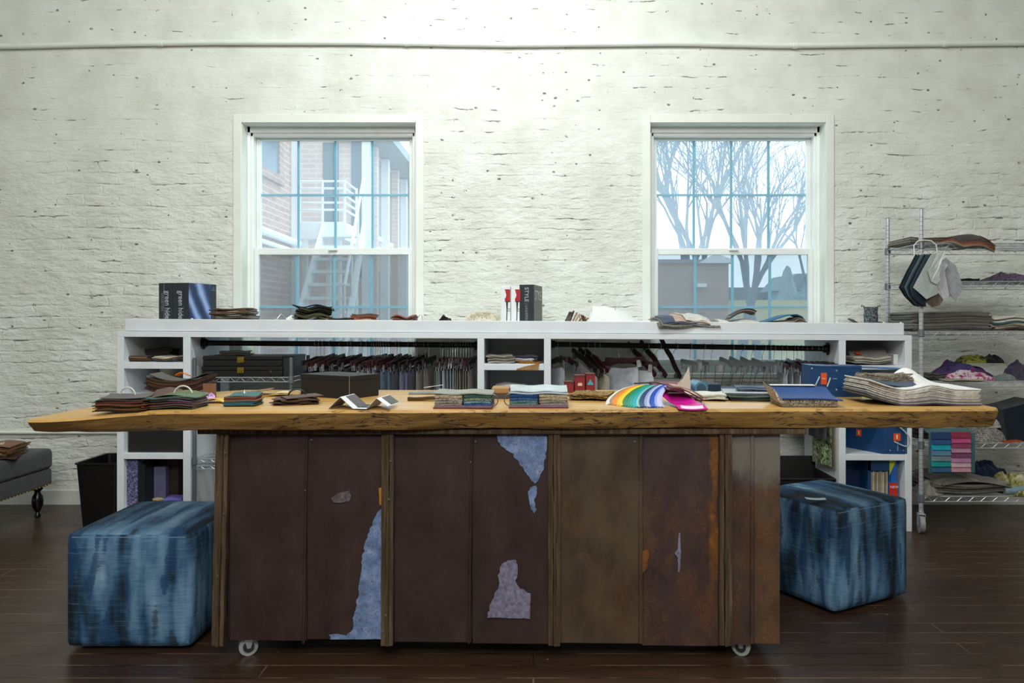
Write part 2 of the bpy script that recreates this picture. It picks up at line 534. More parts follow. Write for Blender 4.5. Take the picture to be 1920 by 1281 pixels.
def curl_fn(th_seed, amp=.006, curl=0.0, cv=0.0):
    ph = RND.uniform(0, 6); k = RND.uniform(1.2, 2.6)
    return lambda u, v: amp * (math.sin(k * u * 2 + ph + v) * .5 + .5) + curl * u * u + cv * v * v


def pile(name, label, cat, x, y, z, cols, w, d, th, rotz=0, jit=.008, rj=4, amp=.003, curl=0.0, mk=leather, part='swatch', edge=None, group=None, curlv=0.0, taper=0.0):
    """a bound pile of flat samples: every sample is a part"""
    t = thing(name, label, cat, (x, y, z), rad(rotz), group)
    hz = 0.0
    ph = RND.uniform(0, 6); k = RND.uniform(1.4, 2.4)
    for i, c in enumerate(cols):
        m = c if isinstance(c, bpy.types.Material) else mk(c)
        ph2 = RND.uniform(-.3, .3)
        sc = 1 - taper * i / max(1, len(cols))
        fn = lambda u, v: amp * (math.sin(k * u * 2 + ph + ph2 + v) * .5 + .5) + curl * u * u + curlv * v * v
        xf = T((RND.uniform(-jit, jit), RND.uniform(-jit, jit), hz)) @ RZ(RND.uniform(-rj, rj))
        MB().sheet(w * sc * RND.uniform(.96, 1.02), d * sc * RND.uniform(.96, 1.02), th * .92, fn, 12, 8, xf, edge=edge).build(part, m, t, True)
        hz += th
    return t, hz


def heap(w, d, h, seed, nx=44, ny=30, ridges=3.0, sharp=.55):
    """crumpled cloth: a closed height field with folds"""
    m = MB(); sx = seed * 13.7
    def fn(u, v):
        e = max(0.0, 1 - (abs(u) ** 2.4 + abs(v) ** 2.4)) ** sharp
        wob = 1 + .16 * mnoise.noise(Vector((u * 1.5 + sx, v * 1.5, 3)))
        n1 = mnoise.noise(Vector((u * 1.3 + sx, v * 1.1, 7))); n2 = mnoise.noise(Vector((u * 2.6 + sx, v * 2.2, 2)))
        f1 = math.sin(u * ridges * 2.1 + n1 * 5.0 + v * 1.6 + sx); f2 = math.sin(v * ridges * 2.4 + n2 * 4.0 - u * 2.0)
        return (u * w / 2 * wob, v * d / 2 * wob, h * e * (.66 + .30 * n1 + .13 * f1 * abs(f1) + .09 * f2 + .08 * n2))
    N = []
    vs = []; fs = []
    for j in range(ny + 1):
        for i in range(nx + 1):
            vs.append(fn(2 * i / nx - 1, 2 * j / ny - 1))
    W = nx + 1; k = len(vs)
    vs += [(p[0], p[1], 0.0) for p in vs]
    vs = [(p[0], p[1], max(p[2], .002) if q < k else 0.0) for q, p in enumerate(vs)]
    for j in range(ny):
        for i in range(nx):
            a = j * W + i
            fs.append((a, a + 1, a + W + 1, a + W)); fs.append((k + a, k + a + W, k + a + W + 1, k + a + 1))
    for i in range(nx):
        for a, b in ((i, i + 1), (ny * W + i + 1, ny * W + i)): fs.append((a, k + a, k + b, b))
    for j in range(ny):
        for a, b in (((j + 1) * W, j * W), (j * W + nx, (j + 1) * W + nx)): fs.append((a, k + a, k + b, b))
    m.add(vs, fs)
    return m


def arc(c, r, a0, a1, n=16, plane='XZ', sq=1.0):
    out = []
    for i in range(n + 1):
        a = rad(lerp(a0, a1, i / n)); p, q = r * math.cos(a), r * math.sin(a) * sq
        out.append(Vector(c) + (Vector((p, 0, q)) if plane == 'XZ' else Vector((0, p, q)) if plane == 'YZ' else Vector((p, q, 0))))
    return out
# ================================================================== the room
WY = 5.254                         # inner face of the brick wall
WT = .26
X0, X1, CEIL, REAR = -4.6, 4.6, 4.3, -3.2
LW = (TX(453, WY), TX(780, WY)); RW = (TX(1219, WY), TX(1548, WY))
WTOP, WBOT = TZ(230.5, WY), .88


def wall_with_holes(xs, zs, holes, y0, y1):
    """xs, zs: cut lines; holes: (i, j) cells left open; one closed mesh with reveals"""
    m = MB(); nx, nz = len(xs), len(zs)
    vs = [(x, y, z) for y in (y0, y1) for z in zs for x in xs]
    K = nx * nz
    ix = lambda i, j, k: k * K + j * nx + i
    solid = lambda i, j: 0 <= i < nx - 1 and 0 <= j < nz - 1 and (i, j) not in holes
    fs = []
    for i in range(nx - 1):
        for j in range(nz - 1):
            if not solid(i, j): continue
            for k in (0, 1): fs.append((ix(i, j, k), ix(i + 1, j, k), ix(i + 1, j + 1, k), ix(i, j + 1, k)))
            for di, dj, a, b in ((-1, 0, (i, j), (i, j + 1)), (1, 0, (i + 1, j), (i + 1, j + 1)), (0, -1, (i, j), (i + 1, j)), (0, 1, (i, j + 1), (i + 1, j + 1))):
                if not solid(i + di, j + dj): fs.append((ix(*a, 0), ix(*b, 0), ix(*b, 1), ix(*a, 1)))
    m.add(vs, fs); return m


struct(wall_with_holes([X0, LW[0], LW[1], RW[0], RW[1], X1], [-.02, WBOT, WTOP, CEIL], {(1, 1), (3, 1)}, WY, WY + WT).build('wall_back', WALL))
struct(MB().box((X0, REAR, -.06), (X1, WY, 0)).build('floor', FLOOR))
ROOMP = m_white('#d9d9d2', .7)
struct(MB().box((X0, REAR, CEIL), (X1, WY, CEIL + .1)).build('ceiling', ROOMP))
struct(MB().box((X0 - .12, REAR, 0), (X0, WY, CEIL)).build('wall_left', ROOMP))
struct(MB().box((X1, REAR, 0), (X1 + .12, WY, CEIL)).build('wall_right', ROOMP))
struct(MB().box((X0, REAR - .12, 0), (X1, REAR, CEIL)).build('wall_front', plain('#bdbab2', .8)))
m = MB().box((X0, WY - .022, 0), (X1, WY, .088)); m.tube([(X0, WY - .012, .09), (X1, WY - .012, .09)], .011, 8)
struct(m.build('baseboard_back', m_white('#d6d8d4', .45)))

# painted pipe running along the top of the wall, slightly bowed, on clips
pts = [(lerp(X0, X1, i / 60), WY - .022, interp(lerp(X0, X1, i / 60), [(-3.6, 3.10), (-2.9, 3.117), (-2.2, 3.128), (-1.2, 3.128), (-.2, 3.112), (1.0, 3.122), (1.7, 3.106), (2.4, 3.115), (3.6, 3.127)])) for i in range(61)]
pipe = tag(MB().tube(pts, .019, 12).build('conduit_pipe', TRIMW, None, True), 'white painted pipe running the whole width of the brick wall near its top', 'pipe')
for px in (300, 760, 1485, 1765):
    x = TX(px, WY); z = interp(x, [(p[0], p[2]) for p in pts])
    MB().tube([(x, WY - .0235, z - .001), (x + .03, WY - .0235, z - .001)], .0222, 12).build('pipe_clip', TRIMW, pipe, True)
low = MB().tube([(X0, WY - .014, .488), (-2.5, WY - .014, .486)], .012, 10).build('conduit_pipe', TRIMW, None, True)
tag(low, 'thin white painted pipe low on the wall behind the grey bench', 'pipe')


def window(idx, x0, x1, slant):
    """recessed double hung window with grilles between the glass; slant: which reveal is seen wider"""
    z0, z1 = WBOT, WTOP
    surround = MB()
    for lo, hi in (((x0 - .055, WY - .010, z0 - .05), (x0, WY, z1 + .055)), ((x1, WY - .010, z0 - .05), (x1 + .055, WY, z1 + .055)), ((x0, WY - .010, z1), (x1, WY, z1 + .055)), ((x0, WY - .010, z0 - .05), (x1, WY, z0))):
        surround.box(lo, hi, .003)
    tr = struct(surround.build('trim_%d' % idx, TRIMW))
    w = bpy.data.objects.new('window_%d' % idx, None); COL.objects.link(w); w.location = ((x0 + x1) / 2, WY, z0); struct(w)
    hw = (x1 - x0) / 2; Hh = z1 - z0
    # liner of the reveal + frame
    fr = MB(); yb = .215
    for lo, hi in (((-hw, .0, 0), (-hw + .004, yb, Hh)), ((hw - .004, 0, 0), (hw, yb, Hh)), ((-hw, 0, Hh - .004), (hw, yb, Hh)), ((-hw, -.035, -.02), (hw, yb, .004))):
        fr.box(lo, hi)
    fr.build('window_liner', TRIMW, w)
    fr = MB(); fy0, fy1 = .105, .215
    fw = .042
    for lo, hi in (((-hw, fy0, 0), (-hw + fw, fy1, Hh)), ((hw - fw, fy0, 0), (hw, fy1, Hh)), ((-hw, fy0, Hh - .068), (hw, fy1, Hh)), ((-hw, fy0, 0), (hw, fy1, .05))):
        fr.box(lo, hi, .004)
    for lo, hi in (((-hw + .004, fy0 - .014, 0), (-hw + .026, fy0, Hh)), ((hw - .026, fy0 - .014, 0), (hw - .004, fy0, Hh)), ((-hw, fy0 - .014, Hh - .045), (hw, fy0, Hh))):
        fr.box(lo, hi, .003)
    fr.build('window_frame', VINYL, w)
    mid = TZ(471.5, WY + .12) - z0
    ix0, ix1 = -hw + fw, hw - fw

    def sash(name, zb, zt, y, rail_b, rail_t, st):
        s = MB(); yd = .034
        for lo, hi in (((ix0, y, zb), (ix0 + st, y + yd, zt)), ((ix1 - st, y, zb), (ix1, y + yd, zt)), ((ix0 + st, y, zt - rail_t), (ix1 - st, y + yd, zt)), ((ix0 + st, y, zb), (ix1 - st, y + yd, zb + rail_b))):
            s.box(lo, hi, .004)
        o = s.build(name, VINYL, w)
        gx0, gx1, gz0, gz1 = ix0 + st, ix1 - st, zb + rail_b, zt - rail_t
        MB().box((gx0, y + .014, gz0), (gx1, y + .018, gz1)).build('glass_pane', GLASS, o)
        g = MB()
        for k in (1, 2, 3):
            x = lerp(gx0, gx1, k / 4); g.box((x - .009, y + .020, gz0), (x + .009, y + .028, gz1))
        z = lerp(gz0, gz1, .5); g.box((gx0, y + .0205, z - .008), (gx1, y + .0275, z + .008))
        g.build('grille', GRILLE, o)
        return o
    sash('upper_sash', mid - .012, Hh - .068, .160, .034, .014, .030)
    lo = sash('lower_sash', .05, mid + .022, .122, .045, .045, .032)
    MB().box((-.03, .100, mid + .004), (.03, .124, mid + .018), .003).build('sash_lock', VINYL, lo)
    MB().box((ix0 + .01, .205, .06), (ix1 - .01, .2056, mid - .01)).build('insect_screen', SCREEN, w)


GRILLE = plain('#a9cbd6', .4, 0, .05)
window(1, LW[0], LW[1], 'l'); window(2, RW[0], RW[1], 'r')

# ================================================================== outside
struct(MB().box((-26, WY + WT, -.5), (40, 70, -.4)).build('ground', plain('#85837c', .9, 0, .15, 1.5)))
PALE = plain('#e9edf0', .6, 0, .05, 3); EXTDARK = plain('#4d6877', .15, 0, .15, 2)
PALEBRICK = m_extbrick('#d8c2b6', '#ccb2a6', '#e2d6cd')
# brick wing nearest on the left
a = thing('brick_building', 'nearby red brick wall seen at the left edge of the left window', 'building', (-3.2, 8, 0))
MB().box((-2.5, -1.6, -.4), (0, 2.43, 7.0)).build('brick_wall', EXTB, a)
MB().box((-.02, .75, 3.05), (.012, 1.67, 5.2)).build('window_glass', EXTDARK, a)
mm = MB(); mm.box((-.02, .62, 2.94), (.05, 1.80, 3.05)); mm.box((-.02, 1.67, 3.0), (.03, 1.80, 5.3)); mm.build('window_sill', EXTB2, a)
mm = MB(); mm.tube([(.05, -1.5, 2.33), (.05, 2.36, 2.27)], .05, 8); mm.tube([(.05, -1.5, 2.19), (.05, 2.36, 2.15)], .03, 8); mm.build('gutter', PALE, a, True)
MB().box((.0, 2.2, -.4), (.09, 2.29, 7.0), .01).build('downpipe', PALE, a)
# linking front and receding wing with white pilasters and an eave
b = thing('office_wing', 'pale brick wing with white pilasters and dark windows behind the fire escape', 'building', (-2.6, 12.0, 0))
MB().box((-1.6, 0, -.4), (0, .3, 7)).build('front_wall', PALEBRICK, b)
MB().box((-.3, .3, -.4), (0, 9, 4.0)).build('side_wall', PALEBRICK, b)
for i, (xa, xb, za, zb) in enumerate(((-.66, -.42, 2.75, 4.0), (-.66, -.42, 4.05, 4.7), (-.22, -.03, 1.9, 4.8), (-1.28, -1.16, 2.2, 4.9))):
    MB().box((xa, -.02, za), (xb, .01, zb)).build('dark_window', EXTDARK, b)
for k in range(7):
    y = .45 + k * .95
    wn = MB().box((-.01, y, 2.63), (.03, y + .62, 3.92)).build('dark_window', EXTDARK, b)
    MB().box((.0, y - .19, .4), (.12, y - .03, 4.0)).build('pilaster', PALE if k % 2 else PALEBRICK, b)
    MB().box((-.01, y + .08, 1.1), (.03, y + .5, 2.05)).build('dark_window', EXTDARK, b)
    MB().box((0, y - .03, 2.55), (.06, y + .65, 2.63)).build('window_sill', PALE, b)
MB().prism([(-.4, 4.02), (.42, 4.02), (.42, 4.16), (-.4, 4.6)], -.1, 9.3).build('eave', plain('#a7b3bc', .8, 0, .05, 3), b)
MB().box((-.05, -.06, -.4), (.08, .06, 4.0)).build('pilaster', PALE, b)
# white fire escape
f = thing('fire_escape', 'white painted steel fire escape stair outside the left window', 'stairs', (-2.95, 10.8, 0))
MB().box((-.33, 0, 2.37), (.32, .75, 2.62), .01).build('landing', PALE, f)
for k in range(5):
    z = 2.79 + k * .1
    r = MB(); r.tube([(-.32, .02, z), (.31, .02, z)], .017, 6); r.tube([(.31, .02, z), (.31, .74, z)], .017, 6); r.build('handrail', PALE, f, True)
for x, y in ((-.32, .02), (.31, .02), (.31, .74), (0, .02)):
    MB().tube([(x, y, 2.6), (x, y, 3.21)], .02, 6).build('rail_post', PALE, f, True)
for x, y in ((-.25, .05), (-.09, .7), (.22, .05), (.30, .7)):
    MB().tube([(x, y, -.4), (x, y, 2.4)], .045, 8).build('support_post', PALE, f, True)
def sp(t, side):   # along the flight, coming towards the window
    y = lerp(.0, -1.75, t); z = lerp(2.5, .9, t)
    return Vector((lerp(.02, .10, t) if side == 0 else lerp(.58, .74, t), y, z))
for sd in (0, 1):
    s_ = MB()
    A, B2 = sp(0, sd), sp(1, sd)
    s_.add([(A.x - .02, A.y, A.z - .14), (A.x + .02, A.y, A.z - .14), (A.x + .02, A.y, A.z + .12), (A.x - .02, A.y, A.z + .12), (B2.x - .02, B2.y, B2.z - .14), (B2.x + .02, B2.y, B2.z - .14), (B2.x + .02, B2.y, B2.z + .12), (B2.x - .02, B2.y, B2.z + .12)],
           [(0, 1, 2, 3), (4, 5, 6, 7), (0, 1, 5, 4), (1, 2, 6, 5), (2, 3, 7, 6), (3, 0, 4, 7)])
    s_.build('stringer', PALE, f)
for k in range(9):
    A, B2 = sp((k + .5) / 9, 0), sp((k + .5) / 9, 1)
    MB().box((A.x, A.y - .1, A.z - .02), (B2.x, A.y + .1, A.z + .02)).build('tread', PALE, f)
r = MB(); r.tube([sp(0, 1) + Vector((0, 0, .75)), sp(1, 1) + Vector((0, 0, .75))], .02, 6)
for k in range(4): r.tube([sp(k / 3, 1), sp(k / 3, 1) + Vector((0, 0, .75))], .015, 6)
r.build('handrail', PALE, f, True)

# right window: low brick building, yellow wall, houses, bare trees
g = thing('brick_building', 'low flat brick building outside the lower left of the right window', 'building', (2.2, 16, 0))
MB().box((0, 0, -.4), (1.84, 6, 2.42)).build('brick_wall', m_extbrick('#a1857e', '#94776f', '#a8968f'), g)
MB().prism([(1.2, 2.42), (1.88, 2.42), (1.88, 2.50), (1.55, 2.62)], -.1, .1).build('roof_gable', PALE, g)
MB().box((-.05, -.05, 2.42), (1.9, 6, 2.5)).build('roof_edge', plain('#8d8a90', .7), g)
MB().box((1.16, -.14, 1.92), (1.36, 0, 2.0), .01).build('wall_lamp', PALE, g)
struct(MB().box((7.4, 30, -.4), (17, 30.3, 2.02)).build('yard_wall', plain('#d9cf9f', .85, 0, .08, 2)))
h = thing('grey_house', 'blue grey house with a pitched roof beyond the trees', 'house', (12.4, 38, 0))
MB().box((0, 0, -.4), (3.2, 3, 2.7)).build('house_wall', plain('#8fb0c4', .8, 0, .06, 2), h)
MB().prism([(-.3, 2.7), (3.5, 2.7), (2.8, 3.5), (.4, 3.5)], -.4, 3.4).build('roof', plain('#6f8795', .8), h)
for x in (.5, 1.9): MB().box((x, -.03, .9), (x + .8, .02, 2.1)).build('house_window', EXTDARK, h)
h = thing('long_shed', 'long low grey shed behind the tree trunks', 'house', (8.6, 42, 0))
MB().box((0, 0, -.4), (6.5, 5, 2.2)).build('house_wall', plain('#7f95a2', .85, 0, .08, 2), h)
MB().prism([(-.3, 2.2), (6.8, 2.2), (6.2, 3.0), (.4, 3.0)], -.3, 5.3).build('roof', plain('#66727a', .8), h)
HAZED_BARK = plain('#66798a', .9, 0, .15, 6)  # bark tone shifted to pale blue, distance haze put into the colour


def tree(loc, height, seed, label, spread=.5, trunk=.16):
    rr = random.Random(seed); br = MB(); tk = MB()
    def grow(p, d, ln, r, lev):
        n = 4; pts = [p]; rs = [r]
        for i in range(n):
            d = (d + Vector((rr.uniform(-1, 1), rr.uniform(-1, 1), rr.uniform(-.3, .8))) * .14).normalized()
            p = p + d * ln / n; pts.append(p); rs.append(r * (1 - .38 * (i + 1) / n))
        (tk if lev == 0 else br).tube(pts, rs, 6 if lev < 2 else 4, caps=lev < 2)
        if lev >= 6: return
        k = 3 if lev < 4 else 2
        for c in range(k + (1 if lev in (0, 1) else 0)):
            a = rr.uniform(0, 2 * PI); s = rr.uniform(.6, 1.0) * spread * (1 + .25 * lev)
            side = d.orthogonal().normalized(); side.rotate(Matrix.Rotation(a, 3, d))
            nd = (d + side * s + Vector((0, 0, .10))).normalized()
            q = pts[rr.choice((2, 3, 4))] if lev > 0 else pts[rr.choice((3, 4, 4))]
            grow(q, nd, ln * rr.uniform(.64, .86), r * rr.uniform(.40, .58), lev + 1)
    grow(Vector((0, 0, -.45)), Vector((0, 0, 1)), height * .34, trunk, 0)
    t = thing('bare_tree', label, 'tree', loc)
    tk.build('trunk', HAZED_BARK, t, True); br.build('branches', HAZED_BARK, t, True)


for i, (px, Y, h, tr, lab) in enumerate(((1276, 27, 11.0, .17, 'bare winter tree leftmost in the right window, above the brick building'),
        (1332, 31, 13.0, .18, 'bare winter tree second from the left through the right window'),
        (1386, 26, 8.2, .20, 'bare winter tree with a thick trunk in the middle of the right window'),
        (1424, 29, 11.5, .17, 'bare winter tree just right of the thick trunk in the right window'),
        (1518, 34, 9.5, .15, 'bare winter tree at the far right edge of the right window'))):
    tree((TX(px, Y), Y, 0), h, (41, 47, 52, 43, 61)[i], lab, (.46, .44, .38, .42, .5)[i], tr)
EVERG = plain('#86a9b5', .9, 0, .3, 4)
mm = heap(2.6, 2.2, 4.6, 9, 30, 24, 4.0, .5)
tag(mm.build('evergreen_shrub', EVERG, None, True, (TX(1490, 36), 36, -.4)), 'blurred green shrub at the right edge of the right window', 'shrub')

# ================================================================== the work table
def wt(px, py):      # a point on the table top seen at this pixel
    Y = .317 * FPX / (py - VY); return TX(px, Y), Y
TT = .933
tb = thing('work_table', 'long live edge wood slab table on a rusty sheet metal base with casters', 'table', (0, 3.15, 0))
def L(p): return (p[0], p[1] - 3.15, p[2])
# slab loft
m = MB(); NX = 150; ring = 0; vs = []; rn = random.Random(3)
ytop = [(-1.68, 2.650), (-1.5, 2.69), (-.97, 2.715), (0, 2.745), (.9, 2.775), (1.68, 2.79)]
ybot = [(-1.74, 2.72), (-1.4, 2.745), (-.97, 2.77), (0, 2.80), (.9, 2.82), (1.69, 2.84)]
for i in range(NX + 1):
    t = i / NX
    xt, xb = lerp(-1.728, 1.675, t), lerp(-1.752, 1.692, t)
    n1 = mnoise.noise(Vector((xt * 2.1, 0, 1))) * .012 + mnoise.noise(Vector((xt * 9, 0, 2))) * .004
    n2 = mnoise.noise(Vector((xt * 2.6, 5, 1))) * .014 + mnoise.noise(Vector((xt * 8, 5, 2))) * .005
    n3 = mnoise.noise(Vector((xt * 3.1, 9, 1))) * .010 + mnoise.noise(Vector((xt * 14, 9, 2))) * .005
    yt, yb = interp(xt, ytop) + n1, interp(xb, ybot) + n2
    q_ = max(0, min(1, (-1.25 - xt) / .42)); ztop = TT - .022 * q_ * q_ * (3 - 2 * q_)
    zbot = .851 + n3 * .6
    prof = [(xb, yb + .03, zbot), (xb, yb, zbot + .006), (lerp(xb, xt, .3), lerp(yb, yt, .30) - .003 + n3 * .6, lerp(zbot, ztop, .3)), (lerp(xb, xt, .6), lerp(yb, yt, .65) - .004 - n3 * .6, lerp(zbot, ztop, .6)),
            (lerp(xb, xt, .9), yt - .002, ztop - .012), (xt, yt + .004, ztop - .003), (xt, yt + .014, ztop), (xt, 3.50 + n2, ztop), (xb, 3.52, .9), (xb, 3.48, .851)]
    vs += [L(p) for p in prof]
P = len(prof); fs = []
for i in range(NX):
    for k in range(P):
        k2 = (k + 1) % P; fs.append((i * P + k, i * P + k2, (i + 1) * P + k2, (i + 1) * P + k))
fs += [tuple(range(P)), tuple(NX * P + k for k in range(P))]
m.add(vs, fs); m.build('tabletop', SLAB, tb, True, angle=32)
BY = 2.84
bx = lambda px: TX(px, BY)
MB().box(L((bx(376), 2.812, .834)), L((bx(1507), 3.42, .8525)), .002).build('ledge_board', m_batten(), tb)
MB().box(L((bx(425), BY + .012, .080)), L((bx(1455), 3.40, .8335))).build('carcass', plain('#1a1210', .8), tb)
# sheets: (px left, px right, bottom py, material)
R1 = m_rust('#2f221e', '#3b2b27', '#493832', red=.25); R2 = m_rust('#3a2f26', '#504435', '#5f5040', rusty=.2, red=.15)
R3 = m_rust('#36282a', '#463632', '#584536', rusty=.3, red=.2, streak=bx(1338)); R4 = m_rust('#3a2e27', '#544437', '#665443', rusty=.5, pale_top=.9, red=.1)
R3b = m_rust('#332826', '#42342f', '#52443b', rusty=.3, pale_top=.8, red=.1)
sheets = [(431, 575, 1201, R1), (576, 719, 1199, R1), (739, 884, 1204, R1), (886, 1029, 1207, R1), (1048, 1199, 1206, R2), (1204, 1347, 1211, R3), (1369, 1408, 1209, R3b), (1412, 1462, 1207, R4)]
rn = random.Random(5)
for a0, a1, pyb, mt in sheets:
    zb = TZ(pyb, BY)
    fn = lambda u, v: .0025 * math.sin(u * 2 + rn.random() * .2) + .002 * math.sin(v * 3)
    x0, x1 = bx(a0), bx(a1); zt = .832
    m = MB().sheet(x1 - x0, zt - zb, .004, fn, 8, 10, T(L(((x0 + x1) / 2, BY + .004, (zt + zb) / 2))) @ RX(90))
    m.build('metal_sheet', mt, tb, True)
# rolled seams in the middle of every sheet
for px, mt in ((575.5, R1), (885, R1), (1201, R2), (1410, R3b)):
    m = MB(); pts = [L((bx(px) + rn.uniform(-.0012, .0012) - .012 * (1 - t) * (1 if px < 1000 else 0), BY - .002, lerp(.064, .831, t))) for t in [k / 10 for k in range(11)]]
    m.tube(pts, .006 if px < 1100 else .0085, 8); m.build('seam', mt, tb, True)
# wooden battens
for c_, w_, sl in ((421, 22, .019), (729, 21, .004), (1039, 21, 0), (1358, 22, 0)):
    m = MB()
    for q, (o_, ww, dp) in enumerate(((-.52, .42, .020), (-.06, .22, .028), (.18, .36, .022))):
        xa = bx(c_ + o_ * w_); xb = bx(c_ + (o_ + ww) * w_)
        n = 14; vs = []; fs = []
        for k in range(n + 1):
            t = k / n; z = lerp(.060 + rn.uniform(0, .002), .832, t); sh = -sl * (1 - t) + rn.uniform(-.0015, .0015)
            for x, y in ((xa, BY), (xa, BY - dp), (xb, BY - dp), (xb, BY)): vs.append(L((x + sh, y + rn.uniform(-.001, .001), z)))
        for k in range(n):
            for e in range(4): fs.append((k * 4 + e, k * 4 + (e + 1) % 4, k * 4 + 4 + (e + 1) % 4, k * 4 + 4 + e))
        fs += [(0, 1, 2, 3), (n * 4, n * 4 + 1, n * 4 + 2, n * 4 + 3)]
        m.add(vs, fs)
    m.build('batten', BATTEN, tb)
# orange rust run beside the last batten, other marks of its own shape on the sheets
def decal(name, poly, mat, y=BY - .0068, th=.0012):
    out = []
    for (a0, b0), (a1, b1) in zip(poly, poly[1:] + poly[:1]):
        k = max(1, int(math.hypot(a1 - a0, b1 - b0) / 3))
        straight = abs(a1 - a0) < 3 or abs(b1 - b0) < 3
        for i in range(k):
            px, py = lerp(a0, a1, i / k), lerp(b0, b1, i / k)
            q = .5 if straight else 1.8
            out.append((px + q * mnoise.noise(Vector((px * .13, py * .13, 1))) * 2, py + q * mnoise.noise(Vector((px * .13, py * .13, 8))) * 2))
    pts = [(bx(px), TZ(py, BY)) for px, py in out]
    MB().prism(pts, y - 3.15, y - 3.15 + th + .004).build(name, mat, tb)
RUSTO = m_rust('#5f3a1c', '#7c4f20', '#93662a', red=.1)
decal('rust_stain', [(1203, 1034), (1212, 1030), (1217, 1040), (1213, 1060), (1207, 1075), (1202, 1060)], RUSTO)
decal('rust_stain', [(711, 915), (717, 913), (718, 945), (712, 947)], plain('#b0741f', .7))
PATCHG = m_patch()
decal('blue_paint_patch', [(716, 953), (707, 962), (696, 985), (687, 1010), (681, 1035), (677, 1080), (671, 1120), (665, 1150), (662, 1180), (650, 1191), (632, 1188), (617, 1190), (620, 1198), (716, 1197)], PATCH)
decal('blue_paint_patch', [(932, 815), (1026, 815), (1025, 840), (1018, 880), (1009, 901), (1003, 906), (992, 895), (975, 870), (962, 852), (945, 840), (934, 828)], PATCH)
decal('blue_paint_patch', [(995, 914), (1004, 911), (1008, 918), (1003, 935), (1006, 955), (1002, 962), (995, 957), (992, 935), (990, 922)], PATCH)
GREYP = plain('#77748a', .75, 0, .4, 90)
decal('grey_paint_patch', [(951, 1051), (964, 1049), (971, 1058), (971, 1075), (966, 1088), (974, 1102), (995, 1112), (994, 1159), (914, 1157), (917, 1140), (926, 1118), (936, 1095), (935, 1078), (938, 1062)], GREYP)
decal('paint_scratch', [(1272, 998), (1275, 1000), (1276, 1035), (1274, 1073), (1271, 1073), (1270, 1045), (1264, 1037), (1270, 1030)], GREYP)
decal('paint_scuff', [(622, 934), (632, 927), (643, 922), (655, 920), (660, 930), (654, 940), (640, 943), (628, 942)], plain('#5d5456', .8, 0, .5, 90))
for px, py in ((585, 825), (892, 828), (1003, 822), (1045, 828), (1190, 828), (573, 919), (883, 866), (1050, 905), (1050, 1037), (1199, 905), (1200, 1045), (1409, 893), (1408, 935), (735, 862), (732, 933), (726, 1148), (721, 1178), (428, 847), (426, 960), (415, 1075)):
    MB().lathe([(.004, 0), (.0035, .0015), (.001, .002)], 8, xf=T(L((bx(px), BY - (.030 if px in (735, 732, 726, 721, 428, 426, 415) else .006), TZ(py, BY)))) @ RX(90)).build('nail_head', DKSTEEL, tb, True)


def caster(parent, x, y, a):
    c = MB().box((-.028, -.028, .0655), (.028, .028, .0695), .002).build('caster', STEEL, parent)
    c.location = (x, y - 3.15, 0.012); c.rotation_euler = (0, 0, rad(a))
    MB().tube([(0, -.010, .034), (0, .010, .034)], .034, 24).build('wheel', plain('#9fa3a3', .5), c, True)
    MB().tube([(0, -.0145, .034), (0, .0145, .034)], .020, 18).build('wheel_hub', plain('#2b2b2c', .5), c, True)
    fk = MB()
    for s_ in (-1, 1):
        fk.prism([(-.016, .066), (.018, .066), (.007, .030), (-.005, .030)], s_ * .0155 - .0015, s_ * .0155 + .0015)
    fk.build('fork', STEEL, c)
    for o in c.children: o.location.z = -.012
    return c


for px, a in ((463, 25), (1392, -28)): caster(tb, TX(px, 2.87), 2.885, a)
for x in (-1.02, .78): caster(tb, x, 3.32, 10)

# ================================================================== ottomans
def ottoman(x, y, rz, w, d, h, seed, label):
    t = thing('cube_ottoman', label, 'ottoman', (x, y, 0), rad(rz), 'blue cube ottomans')
    m = MB(); n = 14
    # softly inflated box
    bm = bmesh.new(); bmesh.ops.create_cube(bm, size=1)
    bmesh.ops.subdivide_edges(bm, edges=bm.edges[:], cuts=13, use_grid_fill=True)
    vs = []
    for v in bm.verts:
        c = v.co * 2; q = []
        b = [c.x, c.y, c.z]; hw = (w / 2, d / 2, (h - .012) / 2); r = .022
        p = Vector([b[k] * hw[k] for k in range(3)])
        cl = Vector([max(-hw[k] + r, min(hw[k] - r, p[k])) for k in range(3)])
        dv = p - cl
        if dv.length > 1e-6: p = cl + dv.normalized() * r
        for k in range(3):
            o1, o2 = (k + 1) % 3, (k + 2) % 3
            if abs(b[k]) > .999: p[k] += math.copysign(.009 * (1 - b[o1] ** 2) * (1 - b[o2] ** 2), b[k])
        vs.append((p.x, p.y, p.z + h / 2 + .006))
    bm.verts.index_update()
    m.add(vs, [[v.index for v in f.verts] for f in bm.faces]); bm.free()
    m.build('upholstery', m_ottoman(seed), t, True, angle=80)
    hw, hd = w / 2 - .004, d / 2 - .004
    sm = MB()
    for z in (h - .010,):
        sm.tube([(-hw + .02, -hd, z - .008), (hw - .02, -hd, z - .008)], .0022, 6)
    sm.tube([(hw - .012, -hd + .002, .03), (hw - .012, -hd + .002, h - .03)], .0020, 6)
    sm.build('seam', plain('#6c8aa0', .8), t, True)
    for a, b in ((-1, -1), (1, -1), (-1, 1), (1, 1)):
        MB().lathe([(.018, 0), (.02, .012)], 12, xf=T((a * (w / 2 - .06), b * (d / 2 - .06), 0))).build('foot', BLACK, t, True)
    return t


